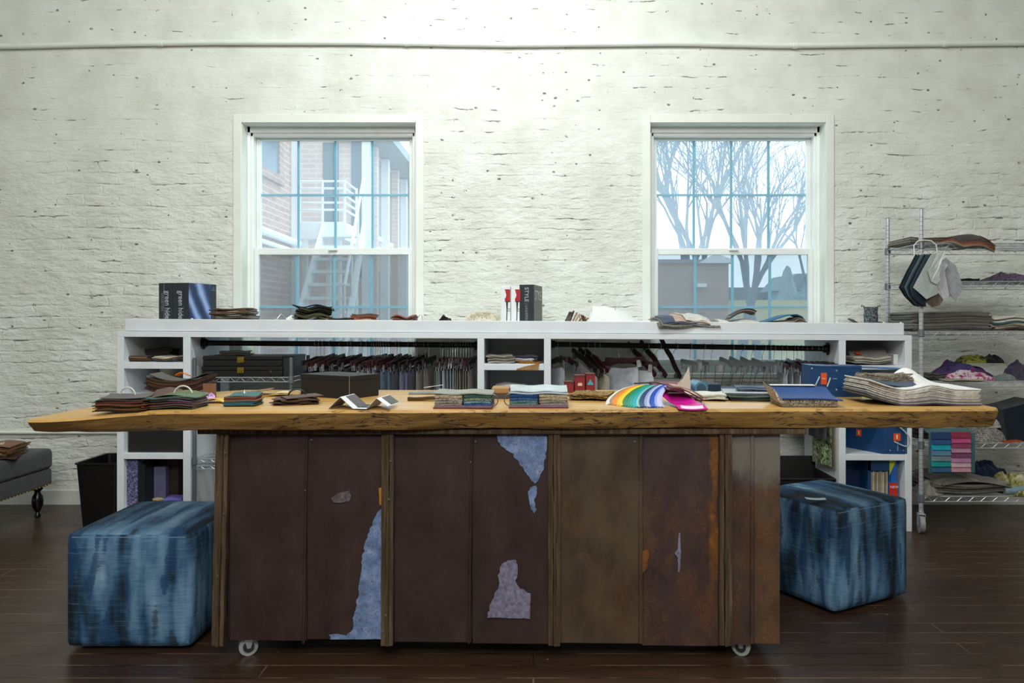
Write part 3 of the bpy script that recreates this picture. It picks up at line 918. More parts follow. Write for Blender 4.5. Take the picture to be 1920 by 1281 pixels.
YO = 2.914
ottoman((TX(122, YO) + TX(359, YO)) / 2, YO + .27, 0, .476, .54, .447, 2.0, 'blue brushstroke cube ottoman on the floor left of the table base')
A = Vector((1.266, 3.248)); ang = 29.0
ca, sa = math.cos(rad(ang)), math.sin(rad(ang)); w_, d_ = .485, .485
cx = A.x + ca * w_ / 2 - sa * d_ / 2; cy = A.y + sa * w_ / 2 + ca * d_ / 2
ottoman(cx, cy, ang, w_, d_, .452, 9.0, 'blue brushstroke cube ottoman turned cornerwise, right of the table base')
tag(MB().sheet(.085, .035, .0012, lambda u, v: .003 * u * u, 8, 4).build('paper_slip', plain('#b9dbe6', .6, 0, .04), None, True, (TX(1532, 3.36), 3.38, .4665), rad(-8)),
    'small pale blue paper slip on top of the right ottoman', 'paper')
# ================================================================== white shelving counter under the windows
CY_ = 4.566; CB = 5.15
cxf = lambda px: TX(px, CY_)
sag = lambda x: .0054 * (x + 2.43)                  # the old floor drops a little to the right
def cz(x, z): return z * (1 - sag(x) / 1.256)
cd = thing('display_counter', 'long white painted shelving counter standing in front of the brick wall', 'shelving', (0, CY_, 0))


def cbox(name, x0, x1, y0, y1, z0, z1, mat=WHITE, parent=cd, bev=.002):
    m = MB(); m.box((x0, y0 - CY_, z0), (x1, y1 - CY_, z1), bev)
    m.v = [(x, y, cz(x, z)) for x, y, z in m.v]
    return m.build(name, mat, parent)


xs = {k: cxf(k) for k in (219, 232, 343, 357, 895, 908, 1020, 1033, 1573, 1586, 1697, 1710)}
for a, b in ((219, 232), (343, 357), (895, 908), (1020, 1033), (1573, 1586), (1697, 1710)):
    cbox('upright', xs[a], xs[b], CY_, CB, 0, 1.150)
cbox('top_board', xs[219], xs[1710], CY_, CB, 1.150, 1.183)
cbox('counter_top', xs[232], xs[1697], CY_ + .025, CB + .05, 1.183, 1.226)
cbox('front_lip', xs[232], xs[1697], CY_ + .012, CY_ + .028, 1.185, 1.2565, bev=.003)
for a, b, cols in ((232, 343, ((.962, 1.000), (.775, .812), (.428, .462), (.10, .135))), (908, 1020, ((.962, 1.000), (.70, .735), (.428, .462), (.10, .135))), (1586, 1697, ((.975, 1.000), (.70, .735), (.428, .465), (.10, .135)))):
    for z0, z1 in cols: cbox('shelf', xs[a], xs[b], CY_, CB, z0, z1)
for a, b in ((232, 343), (908, 1020), (1586, 1697)): cbox('back_panel', xs[a], xs[b], CB - .012, CB, .70, 1.150)
SHELF = {'l': (1.0, .812, .462, .135), 'm': (1.0, .735, .462, .135), 'r': (1.0, .735, .465, .135)}
RODY = 4.74
ROD = []
for xa, xb, za, zb in ((xs[357], xs[895], 1.109, 1.096), (xs[1033], xs[1573], 1.101, 1.073)):
    y = RODY - CY_
    r = MB().tube([(xa, y, za), (xb, y, zb)], .0165, 14).build('hanging_rod', IRON, cd, True)
    for x, z, s_ in ((xa, za, 1), (xb, zb, -1)):
        fl = MB().lathe([(.040, 0), (.040, .006), (.024, .010), (.022, .028), (.017, .030)], 20, xf=T((x, y, z)) @ RY(90 * s_)).build('rod_flange', IRON, r, True)
    ROD.append((xa, za, xb, zb))
for px in (488, 1270, 1448): 
    MB().lathe([(.004, 0), (.003, .002)], 8, xf=T((cxf(px), .1, cz(cxf(px), 1.149) - .002))).build('screw_head', BLACK, cd)

# ------------------------------------------------------------------ hangers
WOODM = leather('#36151a', .4); WOODD = leather('#1f1112', .4); GREYB = plain('#7d8688', .35, 0, .1)


def make_hanger(name, label, kind):
    t = thing(name, label, 'hanger')
    hk = MB(); R_ = .0205
    pts = arc((0, 0, .0), R_, 200, -80, 14)      # hook round the rod (rod lies across local y)
    pts = [Vector((p.x, 0, p.z)) for p in pts]
    pts += [Vector((.002, 0, -.030)), Vector((0, 0, -.045)), Vector((0, 0, -.088))]
    hk.tube(pts, .0014, 6); hk.build('hook', STEEL, t, True)
    if kind == 'wood' or kind == 'dark':
        m = MB(); vs = []; fs = []; n = 16
        for i in range(n + 1):
            u = 2 * i / n - 1; x = u * .165; zc = -.098 + .005 * math.cos(u * 6) * (1 - abs(u)) - .003 * abs(u); hh = .017 - .003 * abs(u)
            for dy, dz in ((-.006, -hh), (.006, -hh), (.007, 0), (.006, hh), (-.006, hh), (-.007, 0)): vs.append((x, dy, zc + dz))
        for i in range(n):
            for k in range(6): fs.append((i * 6 + k, i * 6 + (k + 1) % 6, i * 6 + 6 + (k + 1) % 6, i * 6 + 6 + k))
        fs += [tuple(range(6)), tuple(n * 6 + k for k in range(6))]
        m.add(vs, fs); m.build('hanger_bar', WOODM if kind == 'wood' else WOODD, t, True)
        cx_ = .125; zt = -.105
    else:
        m = MB(); m.prism([(-.085, -.085), (.085, -.085), (.088, -.098), (.080, -.134), (.070, -.112), (-.070, -.112), (-.080, -.134), (-.088, -.098)], -.004, .004)
        m.build('hanger_bar', GREYB, t); cx_ = .062; zt = -.105
    for s_ in (-1, 1):
        c = MB()
        c.prism([(s_ * cx_ - .011, zt), (s_ * cx_ + .011, zt), (s_ * cx_ + .013, zt - .042), (s_ * cx_ - .013, zt - .042)], -.0085, -.0055)
        c.prism([(s_ * cx_ - .011, zt), (s_ * cx_ + .011, zt), (s_ * cx_ + .013, zt - .042), (s_ * cx_ - .013, zt - .042)], .0055, .0085)
        c.tube([(s_ * cx_ - .010, 0, zt - .016), (s_ * cx_ + .010, 0, zt - .016)], .0065, 8)
        c.build('clip', STEEL if kind != 'dark' else DKSTEEL, t)
    if kind == 'plate':
        w = MB()
        for s_ in (-1, 1): w.tube([(s_ * .03, 0, -.10), (s_ * .034, 0, -.20), (s_ * .030, 0, -.30)], .0020, 5)
        w.build('wire_leg', DKSTEEL, t, True)
    return t


PROTO = {}
ORD = ['first', 'second', 'third', 'fourth', 'fifth', 'sixth', 'seventh', 'eighth', 'ninth', 'tenth', 'eleventh', 'twelfth', 'thirteenth', 'fourteenth', 'fifteenth', 'sixteenth', 'seventeenth', 'eighteenth', 'nineteenth', 'twentieth']
ORD += ['twenty-' + o for o in ORD[:9]] + ['thirtieth'] + ['thirty-' + o for o in ORD[:9]] + ['fortieth'] + ['forty-' + o for o in ORD[:9]]
KIND = {'wood': ('clip_hanger', 'mahogany clip hanger'), 'dark': ('clip_hanger', 'dark brown clip hanger'), 'plate': ('clip_hanger', 'small grey clip hanger with wire legs')}


def hang(idx, rod, x, rz, kind, side, tilt=0.0):
    xa, za, xb, zb = ROD[rod]; z = lerp(za, zb, (x - xa) / (xb - xa))
    lab = '%s, %s from the left on the %s rod' % (KIND[kind][1], ORD[idx], side)
    gp = 'hangers on the %s rod' % side
    if kind not in PROTO:
        t = make_hanger(KIND[kind][0], lab, kind); t['group'] = gp; PROTO[kind] = t
        t.location = (x, RODY, z); t.rotation_euler = (0, rad(tilt), rad(rz))
    else:
        t = dup(PROTO[kind], (x, RODY, z), (0, rad(tilt), rad(rz)), lab, gp)
    return z


def hung_cloth(x, z, rz, w, h, mat, label, top=-.146, folds=2.2, th=.003, flare=.12, group=None, tilt=0.0):
    ph = RND.uniform(0, 6)
    def fn(u, v):     # u across, v -1 bottom .. 1 top
        t = (1 - v) / 2
        return (u * w / 2 * (1 + flare * t), v * h / 2 + tilt * u, (.004 if w < .30 else .010) * t * math.sin(folds * u * 3 + ph))
    m = MB().sheet(w, h, th, fn, 12, 8, RX(90))
    o = m.build('fabric_sample', mat, None, True, (x, RODY, z + top - h / 2), rad(rz))
    return tag(o, label, 'fabric sample', group)


# left rod: pixel column of each hook, angle, kind, (cloth colour, second, length) or None
Lh = []
DKC = ('#17181c', '#0e0f12'); GRY = ('#b9bcc0', '#8f949b'); BLU = ('#5f7590', '#43566d'); PUR = ('#7e7f99', '#5c5d78'); TAN = ('#8d8674', '#6b6556'); OLV = ('#857c62', '#645d49'); TEA = ('#8fa3ad', '#6a7d88'); RUS = ('#7a3420', '#5c2516'); CRM = ('#bfb6a3', '#998f7c'); NAV = ('#2b3550', '#1c2438')
for px, k, c in ((593, 'dark', DKC), (600, 'wood', DKC), (607, 'wood', None), (620, 'wood', DKC), (639, 'dark', DKC), (654, 'wood', GRY), (660, 'dark', DKC), (679, 'wood', DKC), (689, 'dark', GRY), (699, 'wood', RUS), (703, 'wood', DKC),
                 (708, 'wood', CRM), (712, 'wood', DKC), (716, 'wood', CRM), (721, 'wood', BLU), (726, 'dark', DKC), (731, 'wood', BLU), (744, 'wood', BLU), (750, 'dark', NAV), (767, 'dark', PUR), (778, 'dark', PUR), (782, 'dark', NAV), (797, 'dark', TAN), (804, 'dark', OLV),
                 (826, 'wood', TEA), (830, 'dark', TEA), (836, 'wood', GRY), (840, 'dark', GRY), (845, 'dark', TEA), (849, 'wood', GRY), (854, 'dark', GRY), (858, 'dark', TEA), (864, 'dark', OLV), (869, 'dark', OLV), (874, 'dark', OLV), (879, 'wood', OLV), (884, 'dark', TAN)):
    Lh.append((px, k, c))
CN = {DKC: 'black', GRY: 'light grey', BLU: 'dusty blue', PUR: 'mauve grey', TAN: 'taupe', OLV: 'olive beige', TEA: 'pale blue grey', RUS: 'rust brown', CRM: 'cream', NAV: 'navy'}
rh = random.Random(21)
for i, (px, k, c) in enumerate(Lh):
    x = TX(px, RODY); rz = (76 if px < 800 else 87) + rh.uniform(-2.5, 2.5)
    tl_ = -5 + rh.uniform(-4, 4) if px < 800 else rh.uniform(-5, 5)
    z = hang(i, 0, x, rz, k, 'left', tl_)
    if c:
        hh = rh.uniform(.26, .40) if c != DKC else rh.uniform(.13, .22)
        hung_cloth(x, z, rz, .28 if c != DKC else .26, hh, cloth(c[0], c[1]), '%s fabric sample clipped to the %s hanger of the left rod' % (CN[c], ORD[i]), flare=.05, tilt=-.14 * math.tan(rad(tl_)), group='fabric samples hung on the left rod')
SLV = ('#b9bec4', '#9097a0'); WHT = ('#c9cfd3', '#a3abb2'); PNK = ('#b7a5a8', '#8c7d82'); GRN = ('#5f7a45', '#2d3a28'); RED = ('#7c1f28', '#561219')
Rh = [(1044, 'dark', 72, SLV, .30), (1067, 'dark', 74, None, 0), (1100, 'dark', 66, PNK, .24), (1113, 'dark', 66, None, 0), (1123, 'wood', 68, CRM, .25), (1158, 'wood', 30, SLV, .25), (1185, 'wood', 24, WHT, .24), (1213, 'wood', 60, None, 0), (1236, 'wood', 62, None, 0), (1268, 'dark', 70, None, 0),
      (1294, 'plate', 66, None, 0), (1320, 'plate', 78, None, 0), (1335, 'plate', 20, None, 0), (1372, 'plate', 62, None, 0), (1392, 'plate', 60, None, 0), (1412, 'plate', 62, None, 0), (1432, 'plate', 64, None, 0), (1442, 'plate', 70, None, 0), (1451, 'plate', 74, None, 0),
      (1466, 'wood', 84, WHT, .24), (1475, 'dark', 86, SLV, .26), (1489, 'wood', 86, WHT, .26), (1495, 'wood', 88, SLV, .25), (1503, 'wood', 88, GRY, .25), (1512, 'wood', 90, WHT, .26), (1521, 'wood', 90, GRY, .26), (1533, 'wood', 92, DKC, .40), (1541, 'wood', 92, GRN, .56), (1549, 'dark', 92, CRM, .57)]
CN.update({SLV: 'silver grey', WHT: 'off white', PNK: 'pinkish grey', GRN: 'green patterned', RED: 'dark red'})
for i, (px, k, rz, c, hh) in enumerate(Rh):
    x = TX(px, RODY)
    tl_ = {1044: -6, 1067: 4, 1100: 20, 1113: 22, 1123: 20, 1158: -8, 1185: 4, 1213: 34, 1236: 38, 1268: 44, 1372: 14, 1392: 16, 1412: 16, 1432: 12}.get(px, rh.uniform(-6, 6))
    z = hang(i, 1, x, -rz if rz < 80 else rz, k, 'right', tl_)
    if c:
        mt = print_cloth('#2a3324', '#5d7a42', '#b9bfa6', 30) if c == GRN else cloth(c[0], c[1])
        hung_cloth(x, z, -rz if rz < 80 else rz, .27, hh, mt, '%s fabric sample clipped to the %s hanger of the right rod' % (CN[c], ORD[i]), flare=.05, tilt=-.13 * math.tan(rad(tl_)), group='fabric samples hung on the right rod')
# ------------------------------------------------------------------ wire rack with black cases inside the left bay


def wire_shelf(parent, x0, x1, y0, y1, z, h=.030, step=.028, mat=STEEL, diag=.030):
    """one chrome wire shelf: rails, zigzag and wires in one part"""
    m = MB()
    for y in (y0, y1):
        for zz in (z, z - h): m.tube([(x0, y, zz), (x1, y, zz)], .003, 6)
        n = int((x1 - x0) / diag); zz = [(lerp(x0, x1, i / n), y, z if i % 2 else z - h) for i in range(n + 1)]
        m.tube(zz, .0018, 4)
    for x in (x0, x1):
        for zz in (z, z - h): m.tube([(x, y0, zz), (x, y1, zz)], .003, 6)
    n = int((x1 - x0) / step)
    for i in range(1, n): x = lerp(x0, x1, i / n); m.tube([(x, y0, z + .002), (x, y1, z + .002)], .0014, 4)
    for k in (1, 2): y = lerp(y0, y1, k / 3); m.tube([(x0, y, z - .002), (x1, y, z - .002)], .0022, 5)
    return m.build('wire_shelf', mat, parent)


def post(parent, x, y, z0, z1, r=.0128, mat=STEEL):
    m = MB(); m.tube([(x, y, z0), (x, y, z1)], r, 14)
    n = int((z1 - z0) / .0254)
    g = MB()
    o = m.build('post', mat, parent, True)
    for i in range(1, n): g.lathe([(r + .0003, -.0012), (r + .0006, 0), (r + .0003, .0012)], 14, xf=T((x, y, z0 + i * .0254)))
    g.lathe([(r * .6, z1), (r, z1 + .001), (r * .8, z1 + .004)], 12, xf=T((x, y, 0)))
    o2 = g.build('groove_rings', DKSTEEL, o); o2['kind'] = 'stuff'
    return o


def collar(parent, x, y, z, r=.0128, mat=DKSTEEL):
    MB().lathe([(r + .001, -.034), (r + .006, -.030), (r + .004, .010), (r + .001, .012)], 14, xf=T((x, y, z))).build('collar', mat, parent, True)


rk = thing('wire_rack', 'small chrome wire rack with black cases inside the left bay', 'rack', (0, 0, 0))
ra, rb, ry0, ry1 = -2.008, -1.436, 4.585, 4.93
for x in (ra, rb):
    for y in (ry0, ry1):
        post(rk, x, y, 0, 1.022, .0115, DKSTEEL)
        for z in (.905, .425): collar(rk, x, y, z, .0115)
wire_shelf(rk, ra, rb, ry0, ry1, .908, .026); wire_shelf(rk, ra, rb, ry0, ry1, .425, .020); wire_shelf(rk, ra, rb, ry0, ry1, .385, .020)


def carry_case(x0, x1, y0, y1, z, h, label, mark=False):
    t = thing('carry_case', label, 'case', ((x0 + x1) / 2, y0, z))
    w = (x1 - x0) / 2; d = y1 - y0
    MB().box((-w, 0, 0), (w, d, h * .58), .004).build('case_base', BLACK, t)
    MB().box((-w - .001, -.002, h * .58 + .001), (w + .001, d, h), .004).build('case_lid', BLACK, t)
    lx = TX(452, y0) - (x0 + x1) / 2
    la = MB().box((lx - .020, -.010, h * .34), (lx + .020, -.001, h * .92), .002).build('latch', BRASS, t)
    MB().box((lx - .012, -.0115, h * .42), (lx + .012, -.0095, h * .66), .001).build('latch_slot', plain('#5b5320', .5), la)
    if mark:
        mx = TX(508, y0) - (x0 + x1) / 2
        k = MB(); k.prism([(mx - .009, .042), (mx - .003, .036), (mx - .003, .026), (mx + .003, .026), (mx + .003, .036), (mx + .009, .042), (mx + .004, .042), (mx, .037), (mx - .004, .042)], -.0012, .001); k.build('gold_emblem', BRASS, t)


x0, x1 = TX(378, 4.61), TX(529, 4.61)
carry_case(x0, x1, 4.61, 4.90, .9115, .060, 'lower black carry case with a gold latch, under another case on the wire rack', True)
carry_case(x0 + .006, x1 - .003, 4.612, 4.89, .9725, .062, 'upper black carry case with a gold latch, on top of another case')
t = thing('metal_box', 'dark greenish box standing at the right end of the small wire rack', 'box', (TX(543, 4.72), 4.64, .9115))
MB().box((-.035, 0, 0), (.050, .24, .112), .003).build('body', plain('#26302f', .4), t); MB().box((-.037, -.002, .112), (.052, .242, .124), .002).build('lid', plain('#1c2424', .4), t)
pile('leather_swatches', 'flat dark leather swatches lying on the upper black case', 'leather swatches', TX(440, 4.70), 4.73, 1.0355, ['#2b2a27', '#3a3832', '#24231f', '#45423a'], .16, .13, .006, 8, amp=.004)

# ------------------------------------------------------------------ things in the cubbies
def cub(px, Y): return TX(px, Y)
zc = lambda px, z: cz(cxf(px), z)
def fabs(label, px, Y, z, cols, w, d, th, rz=0, **k):
    return pile('fabric_swatches', label, 'fabric swatches', TX(px, Y), Y, z, cols, w, d, th, rz, mk=cloth, **k)
z = zc(280, 1.0)
fabs('brown folded fabric swatches at the left of the top left cubby', 262, 4.72, z, ['#4a3a2c', '#6b4f3a', '#3c2c22', '#8a6a4a', '#5c4636'], .17, .20, .006, 6, amp=.006, curl=.004)
fabs('cream and blue fabric swatches at the right of the top left cubby', 322, 4.70, z, ['#35506a', '#5b4a3a', '#9a8462', '#c9bda2', '#d8d0bd'], .125, .18, .006, -4, amp=.005)
t, _ = pile('leather_swatches', 'dark grey leather swatches heaped at the back of the top left cubby', 'leather swatches', TX(296, 4.86), 4.885, z, ['#2b2724', '#37312b', '#262220', '#3d342c', '#2b2724', '#463c33'], .18, .14, .011, 5, amp=.012)
z2 = zc(280, .812)
t = thing('storage_tub', 'beige round tub standing in the second left cubby', 'tub', (TX(312, 4.8), 4.82, z2))
MB().lathe([(.042, 0), (.046, .13), (.042, .13)], 22).build('body', cloth('#b3ab98', '#a39b88'), t, True); MB().lathe([(.048, .128), (.048, .14), (.04, .142)], 22).build('lid', cloth('#c2baa6', '#b0a894'), t, True)
z3 = zc(290, .462)
t = thing('storage_box', 'large black box in the lower left cubby under the tabletop', 'box', (TX(291, 4.60), 4.60, z3))
w = TX(342, 4.60) - TX(241, 4.60)
MB().box((-w / 2, 0, 0), (w / 2, .32, .26), .004).build('body', CARDBLK, t); MB().box((-w / 2 - .002, -.003, .26), (w / 2 + .002, .323, .30), .003).build('lid', CARDBLK, t)
z4 = zc(290, .135)
GLIT = print_cloth('#1f1f36', '#4a4870', '#8d89ac', 90)
t = thing('sample_binder', 'tall sample binder with a glittery purple cover in the bottom left cubby', 'binder', (TX(268, 4.62), 4.60, z4), rad(0))
MB().box((-.155 + .03, 0, 0), (-.02, .24, .285), .003).build('cover_panel', GLIT, t); MB().box((-.02, -.003, 0), (.022, .24, .255), .003).build('spine', plain('#15181c', .4), t)
t = thing('open_carton', 'brown open carton at the back of the bottom left cubby', 'carton', (TX(310, 4.75), 4.76, z4))
MB().box((-.06, 0, 0), (.075, .2, .27), .003).build('body', plain('#33251b', .7), t)
MB().box((-.14, .02, .272), (-.02, .2, .276)).build('flap', plain('#0f0e0d', .6), t)
MB().box((-.06, -.05, 0), (.02, -.003, .22), .003).build('inner_sleeve', plain('#6f6f92', .6), t)
pile('paper_samples', 'purple paper samples lying at the right of the bottom left cubby', 'paper samples', TX(328, 4.66), 4.68, z4, ['#56509a', '#6c66b8', '#7f79cf'] * 4, .11, .12, .0035, 10, mk=plain, part='sheet')
pile('card_roll', 'small tan card pieces beside the binder in the bottom left cubby', 'card', TX(297, 4.62), 4.62, z4, ['#8a7a58', '#a8966c', '#c2ae80'] * 4, .05, .05, .004, 30, mk=plain, part='sheet')
# middle cubbies
z = zc(964, 1.0)
fabs('grey fabric swatches piled at the left of the upper middle cubby', 938, 4.70, z, ['#8f8d84', '#b0ada2', '#77756c', '#9d998d', '#bab6a8', '#6f6a60', '#a8a294'], .16, .20, .0065, 3, amp=.005)
fabs('blue and white fabric swatches at the right of the upper middle cubby', 985, 4.72, z, ['#4a3b2c', '#8a6a3c', '#d6d6d2', '#e2e2de', '#4b4f70', '#3d4160'], .13, .17, .007, -8, amp=.006, curl=-.006)
mm = MB().sheet(.13, .10, .003, lambda u, v: (u * .065, v * .06, .006 - .03 * max(0, -v) ** 2 * 1.4), 10, 8)
tag(mm.build('leather_swatch', leather('#8a5c22'), None, True, (TX(993, 4.60), 4.605, zc(993, 1.0)), rad(-14)), 'golden brown leather swatch drooping over the edge of the upper middle cubby', 'leather swatch')
z = zc(964, .735)
fabs('white and grey fabric swatches in the lower middle cubby just above the tabletop', 958, 4.72, z, ['#35332c', '#6f6c60', '#8c887b', '#c9c7bf', '#dedcd6', '#e6e4df', '#efeeea', '#dcdad3', '#efeeea', '#e6e4df'], .19, .22, .013, 0, amp=.008, curl=-.006)
# right cubbies
z = zc(1640, 1.0)
t, hz = fabs('grey sample folders with an orange sticker in the top right cubby', 1620, 4.70, z, ['#3d3a36', '#a8a49a', '#8c887d', '#bdb9ae', '#77736a', '#9a968b', '#c9c5ba'], .22, .22, .006, 3, amp=.006, curl=.006)
mm = MB().sheet(.24, .24, .004, lambda u, v: (u * .11 + v * .03, v * .10, .02 + .055 * (v + 1) / 2 + .012 * u), 8, 6)
mm.build('leaning_folder', plain('#8f8b84', .7), t, loc=(.03, .02, hz - .02))
MB().box((-.092, -.045, .040), (-.062, -.010, .0445)).build('orange_sticker', plain('#d8421a', .6), t, loc=(.03, .02, hz - .006), rot=(rad(16), 0, 0))
t = thing('card_box', 'small white box at the right of the top right cubby', 'box', (TX(1683, 4.68), 4.66, z))
MB().box((-.034, 0, 0), (.034, .16, .052), .002).build('body', PAPER, t); MB().box((-.035, -.001, .052), (.035, .161, .061), .002).build('lid', PAPER, t)
BLUEB = plain('#123f6d', .45, 0, .1, 6); ORNG = plain('#d9501b', .55, 0, .08); ROPE = cloth('#b9bfc2', '#8f979b')


def rope(parent, pts, r=.004):
    P = []
    for i in range(len(pts) - 1):
        for k in range(6):
            t = k / 6; p0 = Vector(pts[max(i - 1, 0)]); p1 = Vector(pts[i]); p2 = Vector(pts[i + 1]); p3 = Vector(pts[min(i + 2, len(pts) - 1)])
            P.append(.5 * ((2 * p1) + (-p0 + p2) * t + (2 * p0 - 5 * p1 + 4 * p2 - p3) * t * t + (-p0 + 3 * p1 - 3 * p2 + p3) * t ** 3))
    P.append(Vector(pts[-1]))
    return MB().tube(P, r, 8).build('rope_handle', ROPE, parent, True)


def sticker_mark(parent, x, y, z, rot, s=1.0):
    o = MB().box((-.020 * s, -.0012, -.022 * s), (.020 * s, 0, .022 * s)).build('orange_sticker', ORNG, parent, loc=(x, y, z), rot=rot)
    MB().prism([(-.003 * s, -.012 * s), (.004 * s, -.012 * s), (.003 * s, .004 * s), (.006 * s, .012 * s), (-.006 * s, .012 * s), (-.004 * s, .004 * s)], -.0020, -.0012).build('sticker_print', plain('#f0d8c8', .6), o)


# blue sample box standing in the cubby below the tabletop, turned so that two faces show
bxx = TX(1652, 4.60)
t = thing('sample_box', 'blue sample box with orange stickers and rope handle in the right cubby', 'box', (bxx, 4.575, zc(1650, .465)), rad(-4))
MB().box((0, 0, 0), (.140, .30, .31), .003).build('body', BLUEB, t)
mm = MB(); mm.add([(0, 0, 0), (0, 0, .31), (-.175, .30, .31), (-.175, .30, 0), (0, .30, 0), (0, .30, .31)], [(0, 1, 2, 3), (0, 4, 5, 1), (3, 2, 5, 4), (1, 5, 2), (0, 3, 4)]); mm.build('side_wing', BLUEB, t)
sticker_mark(t, .080, -.001, .102, (0, 0, 0)); sticker_mark(t, -.088, .149, .105, (0, 0, rad(-59.7)), .95)
rope(t, [(.045, -.002, .19), (.085, -.02, .165), (.128, -.035, .12), (.138, -.035, .075), (.118, -.03, .052), (.062, -.004, .075)])
MB().box((.082, -.0012, .02), (.087, 0, .075)).build('white_print', plain('#7d9cb8', .6), t)
for x in (.042, .118): MB().lathe([(.004, 0), (.002, .002)], 8, xf=T((x, 0, .022)) @ RX(90)).build('rivet', STEEL, t)
zz = zc(1640, .135)
t = thing('sample_box', 'open blue box full of beige samples in the bottom right cubby', 'box', (TX(1628, 4.66), 4.62, zz), rad(0))
mm = MB(); mm.box((-.02, 0, 0), (.0, .28, .29), .002); mm.box((.110, 0, 0), (.118, .28, .29), .002); mm.box((-.02, .27, 0), (.118, .28, .29), .002); mm.box((-.02, 0, 0), (.118, .28, .01)); mm.box((-.02, 0, .215), (.118, .006, .29), .002); mm.box((-.02, 0, .284), (.118, .28, .29), .002)
mm.build('body', BLUEB, t)
rope(t, [(.03, .06, .292), (.05, .03, .305), (.075, .02, .302), (.095, .06, .298)], .003)
for k in range(9):
    MB().box((.004 + k * .0115, .012, .011), (.0135 + k * .0115, .25, .205 + .006 * (k % 3)), .001).build('sample_card', cloth(['#b3a892', '#d0c8b4', '#8f8570', '#c2b8a0', '#a0957f'][k % 5]), t)
t = thing('sample_box', 'dark blue box at the left of the bottom right cubby', 'box', (TX(1600, 4.72), 4.74, zz))
MB().box((-.04, 0, 0), (.085, .22, .285), .003).build('body', plain('#0d2c52', .45), t)
t = thing('leaflet_box', 'slim box with lime and blue front and red base in the bottom right cubby', 'box', (TX(1673, 4.64), 4.62, zz))
MB().box((-.026, 0, 0), (.020, .2, .29), .002).build('body', plain('#1d62b8', .5), t)
MB().prism([(-.0262, .29), (.0202, .29), (-.0262, .19)], -.001, .002).build('lime_panel', plain('#b9c41f', .5), t)
MB().box((-.0264, -.0014, .283), (.0204, 0, .2905)).build('white_edge', PAPER, t)
rd = MB().box((-.0264, -.0016, 0), (.0204, .002, .145)).build('red_panel', plain('#c22a22', .5), t)
lettering('printed_letters', 'NEW', .022, PAPER, t, (-.024, -.0022, .112), (rad(90), 0, 0), .0004)
# dark bin and packages in the right bay
t = thing('storage_bin', 'black lidless bin on the floor of the right bay behind the ottoman', 'bin', (TX(1500, 4.66), 4.60, 0))
mm = MB(); X2 = TX(1566, 4.6) - TX(1500, 4.66); X1_ = -.32
for lo, hi in (((X1_, 0, 0), (X2, .012, .30)), ((X1_, .32, 0), (X2, .332, .385)), ((X1_, 0, 0), (X1_ + .012, .33, .30)), ((X2 - .012, 0, 0), (X2, .33, .30)), ((X1_, 0, 0), (X2, .33, .02))): mm.box(lo, hi, .002)
mm.build('body', CARDBLK, t)
mm = MB(); mm.tube([(X1_, 0, .302), (X2, 0, .302), (X2, .33, .302)], .007, 6); mm.build('rim', BLACK, t)
# ================================================================== things on the table
def TP(px, py): x, y = wt(px, py); return x, y
T0 = TT + .0005


def tpile(name, label, cat, px, py, cols, w, d, th, rz=0, dz=0.0, **k):
    x, y = TP(px, py); return pile(name, label, cat, x, y + d / 2, T0 + dz, cols, w, d, th, rz, **k)


t, hz = tpile('leather_swatches', 'leftmost pile of brown and ochre leather swatches on the table with a grey top swatch', 'leather swatches', 221, 770,
      ['#2a1a12', '#3a2216', '#6b3a1a', '#8a6a24', '#4a2a18', '#7a4420', '#2e1c14', '#8a4a1e', '#5a3018', '#3c2418', '#6e2f1c', '#2f2019', '#40302a'], .168, .12, .0032, 3, dz=-.0075, jit=.009, rj=5, amp=.004)
MB().sheet(.15, .11, .0025, lambda u, v: .004 + .007 * max(0, v) ** 1.5 + .003 * u * u, 10, 8, RZ(8)).build('top_swatch', leather('#5d5a58'), t, True, loc=(0, .01, hz))
MB().tube(arc((-.02, .05, hz + .006), .027, -10, 190, 14, 'XZ', 1.15), .003, 8).build('binding_ring', plain('#c9c8c0', .4), t, True)
t, hz = tpile('leather_swatches', 'pile of green, mauve and blue leather swatches right of the leftmost pile', 'leather swatches', 315, 768,
      ['#3e4a3a', '#5a6a4a', '#3a3a44', '#8a4a48', '#4a5a6a', '#9a9aa8', '#6a3a3a', '#3c5a5c', '#7a6a8a', '#2e3c34', '#8a8a96', '#5a4a3a', '#4a6a6a'], .178, .12, .0030, -2, jit=.008, rj=4, amp=.007)
MB().sheet(.165, .115, .0025, lambda u, v: .003 + .007 * math.cos(u * 2.4) + .006 * max(0, v), 12, 8, RZ(-3)).build('top_swatch', leather('#5c6e4c'), t, True, loc=(.01, .01, hz))
MB().sheet(.09, .09, .0025, lambda u, v: .004 + .026 * (v + 1) / 2 * (1 - abs(u) * .4), 8, 8, RZ(14)).build('raised_swatch', leather('#57423a'), t, True, loc=(-.065, .06, hz - .006))
MB().tube(arc((.012, .03, hz + .004), .034, -5, 185, 16, 'XZ', .95), .003, 8).build('binding_ring', plain('#cfcabd', .4), t, True)
t, hz = tpile('leather_swatches', 'tall curved pile of dark brown leather swatches behind the green pile', 'leather swatches', 326, 741,
      ['#3a2014', '#5a3018', '#2c1a12', '#4a2a1a', '#6a3a1c', '#301c14', '#503020', '#2a1a14', '#5e3620', '#3a241a', '#4c2c1c', '#2e1e16'], .245, .14, .0045, 4, jit=.007, rj=3, amp=.004, curl=.026)
MB().sheet(.22, .13, .003, lambda u, v: .030 * u * u + .002, 12, 8).build('top_swatch', leather('#4a4238'), t, True, loc=(0, .005, hz))
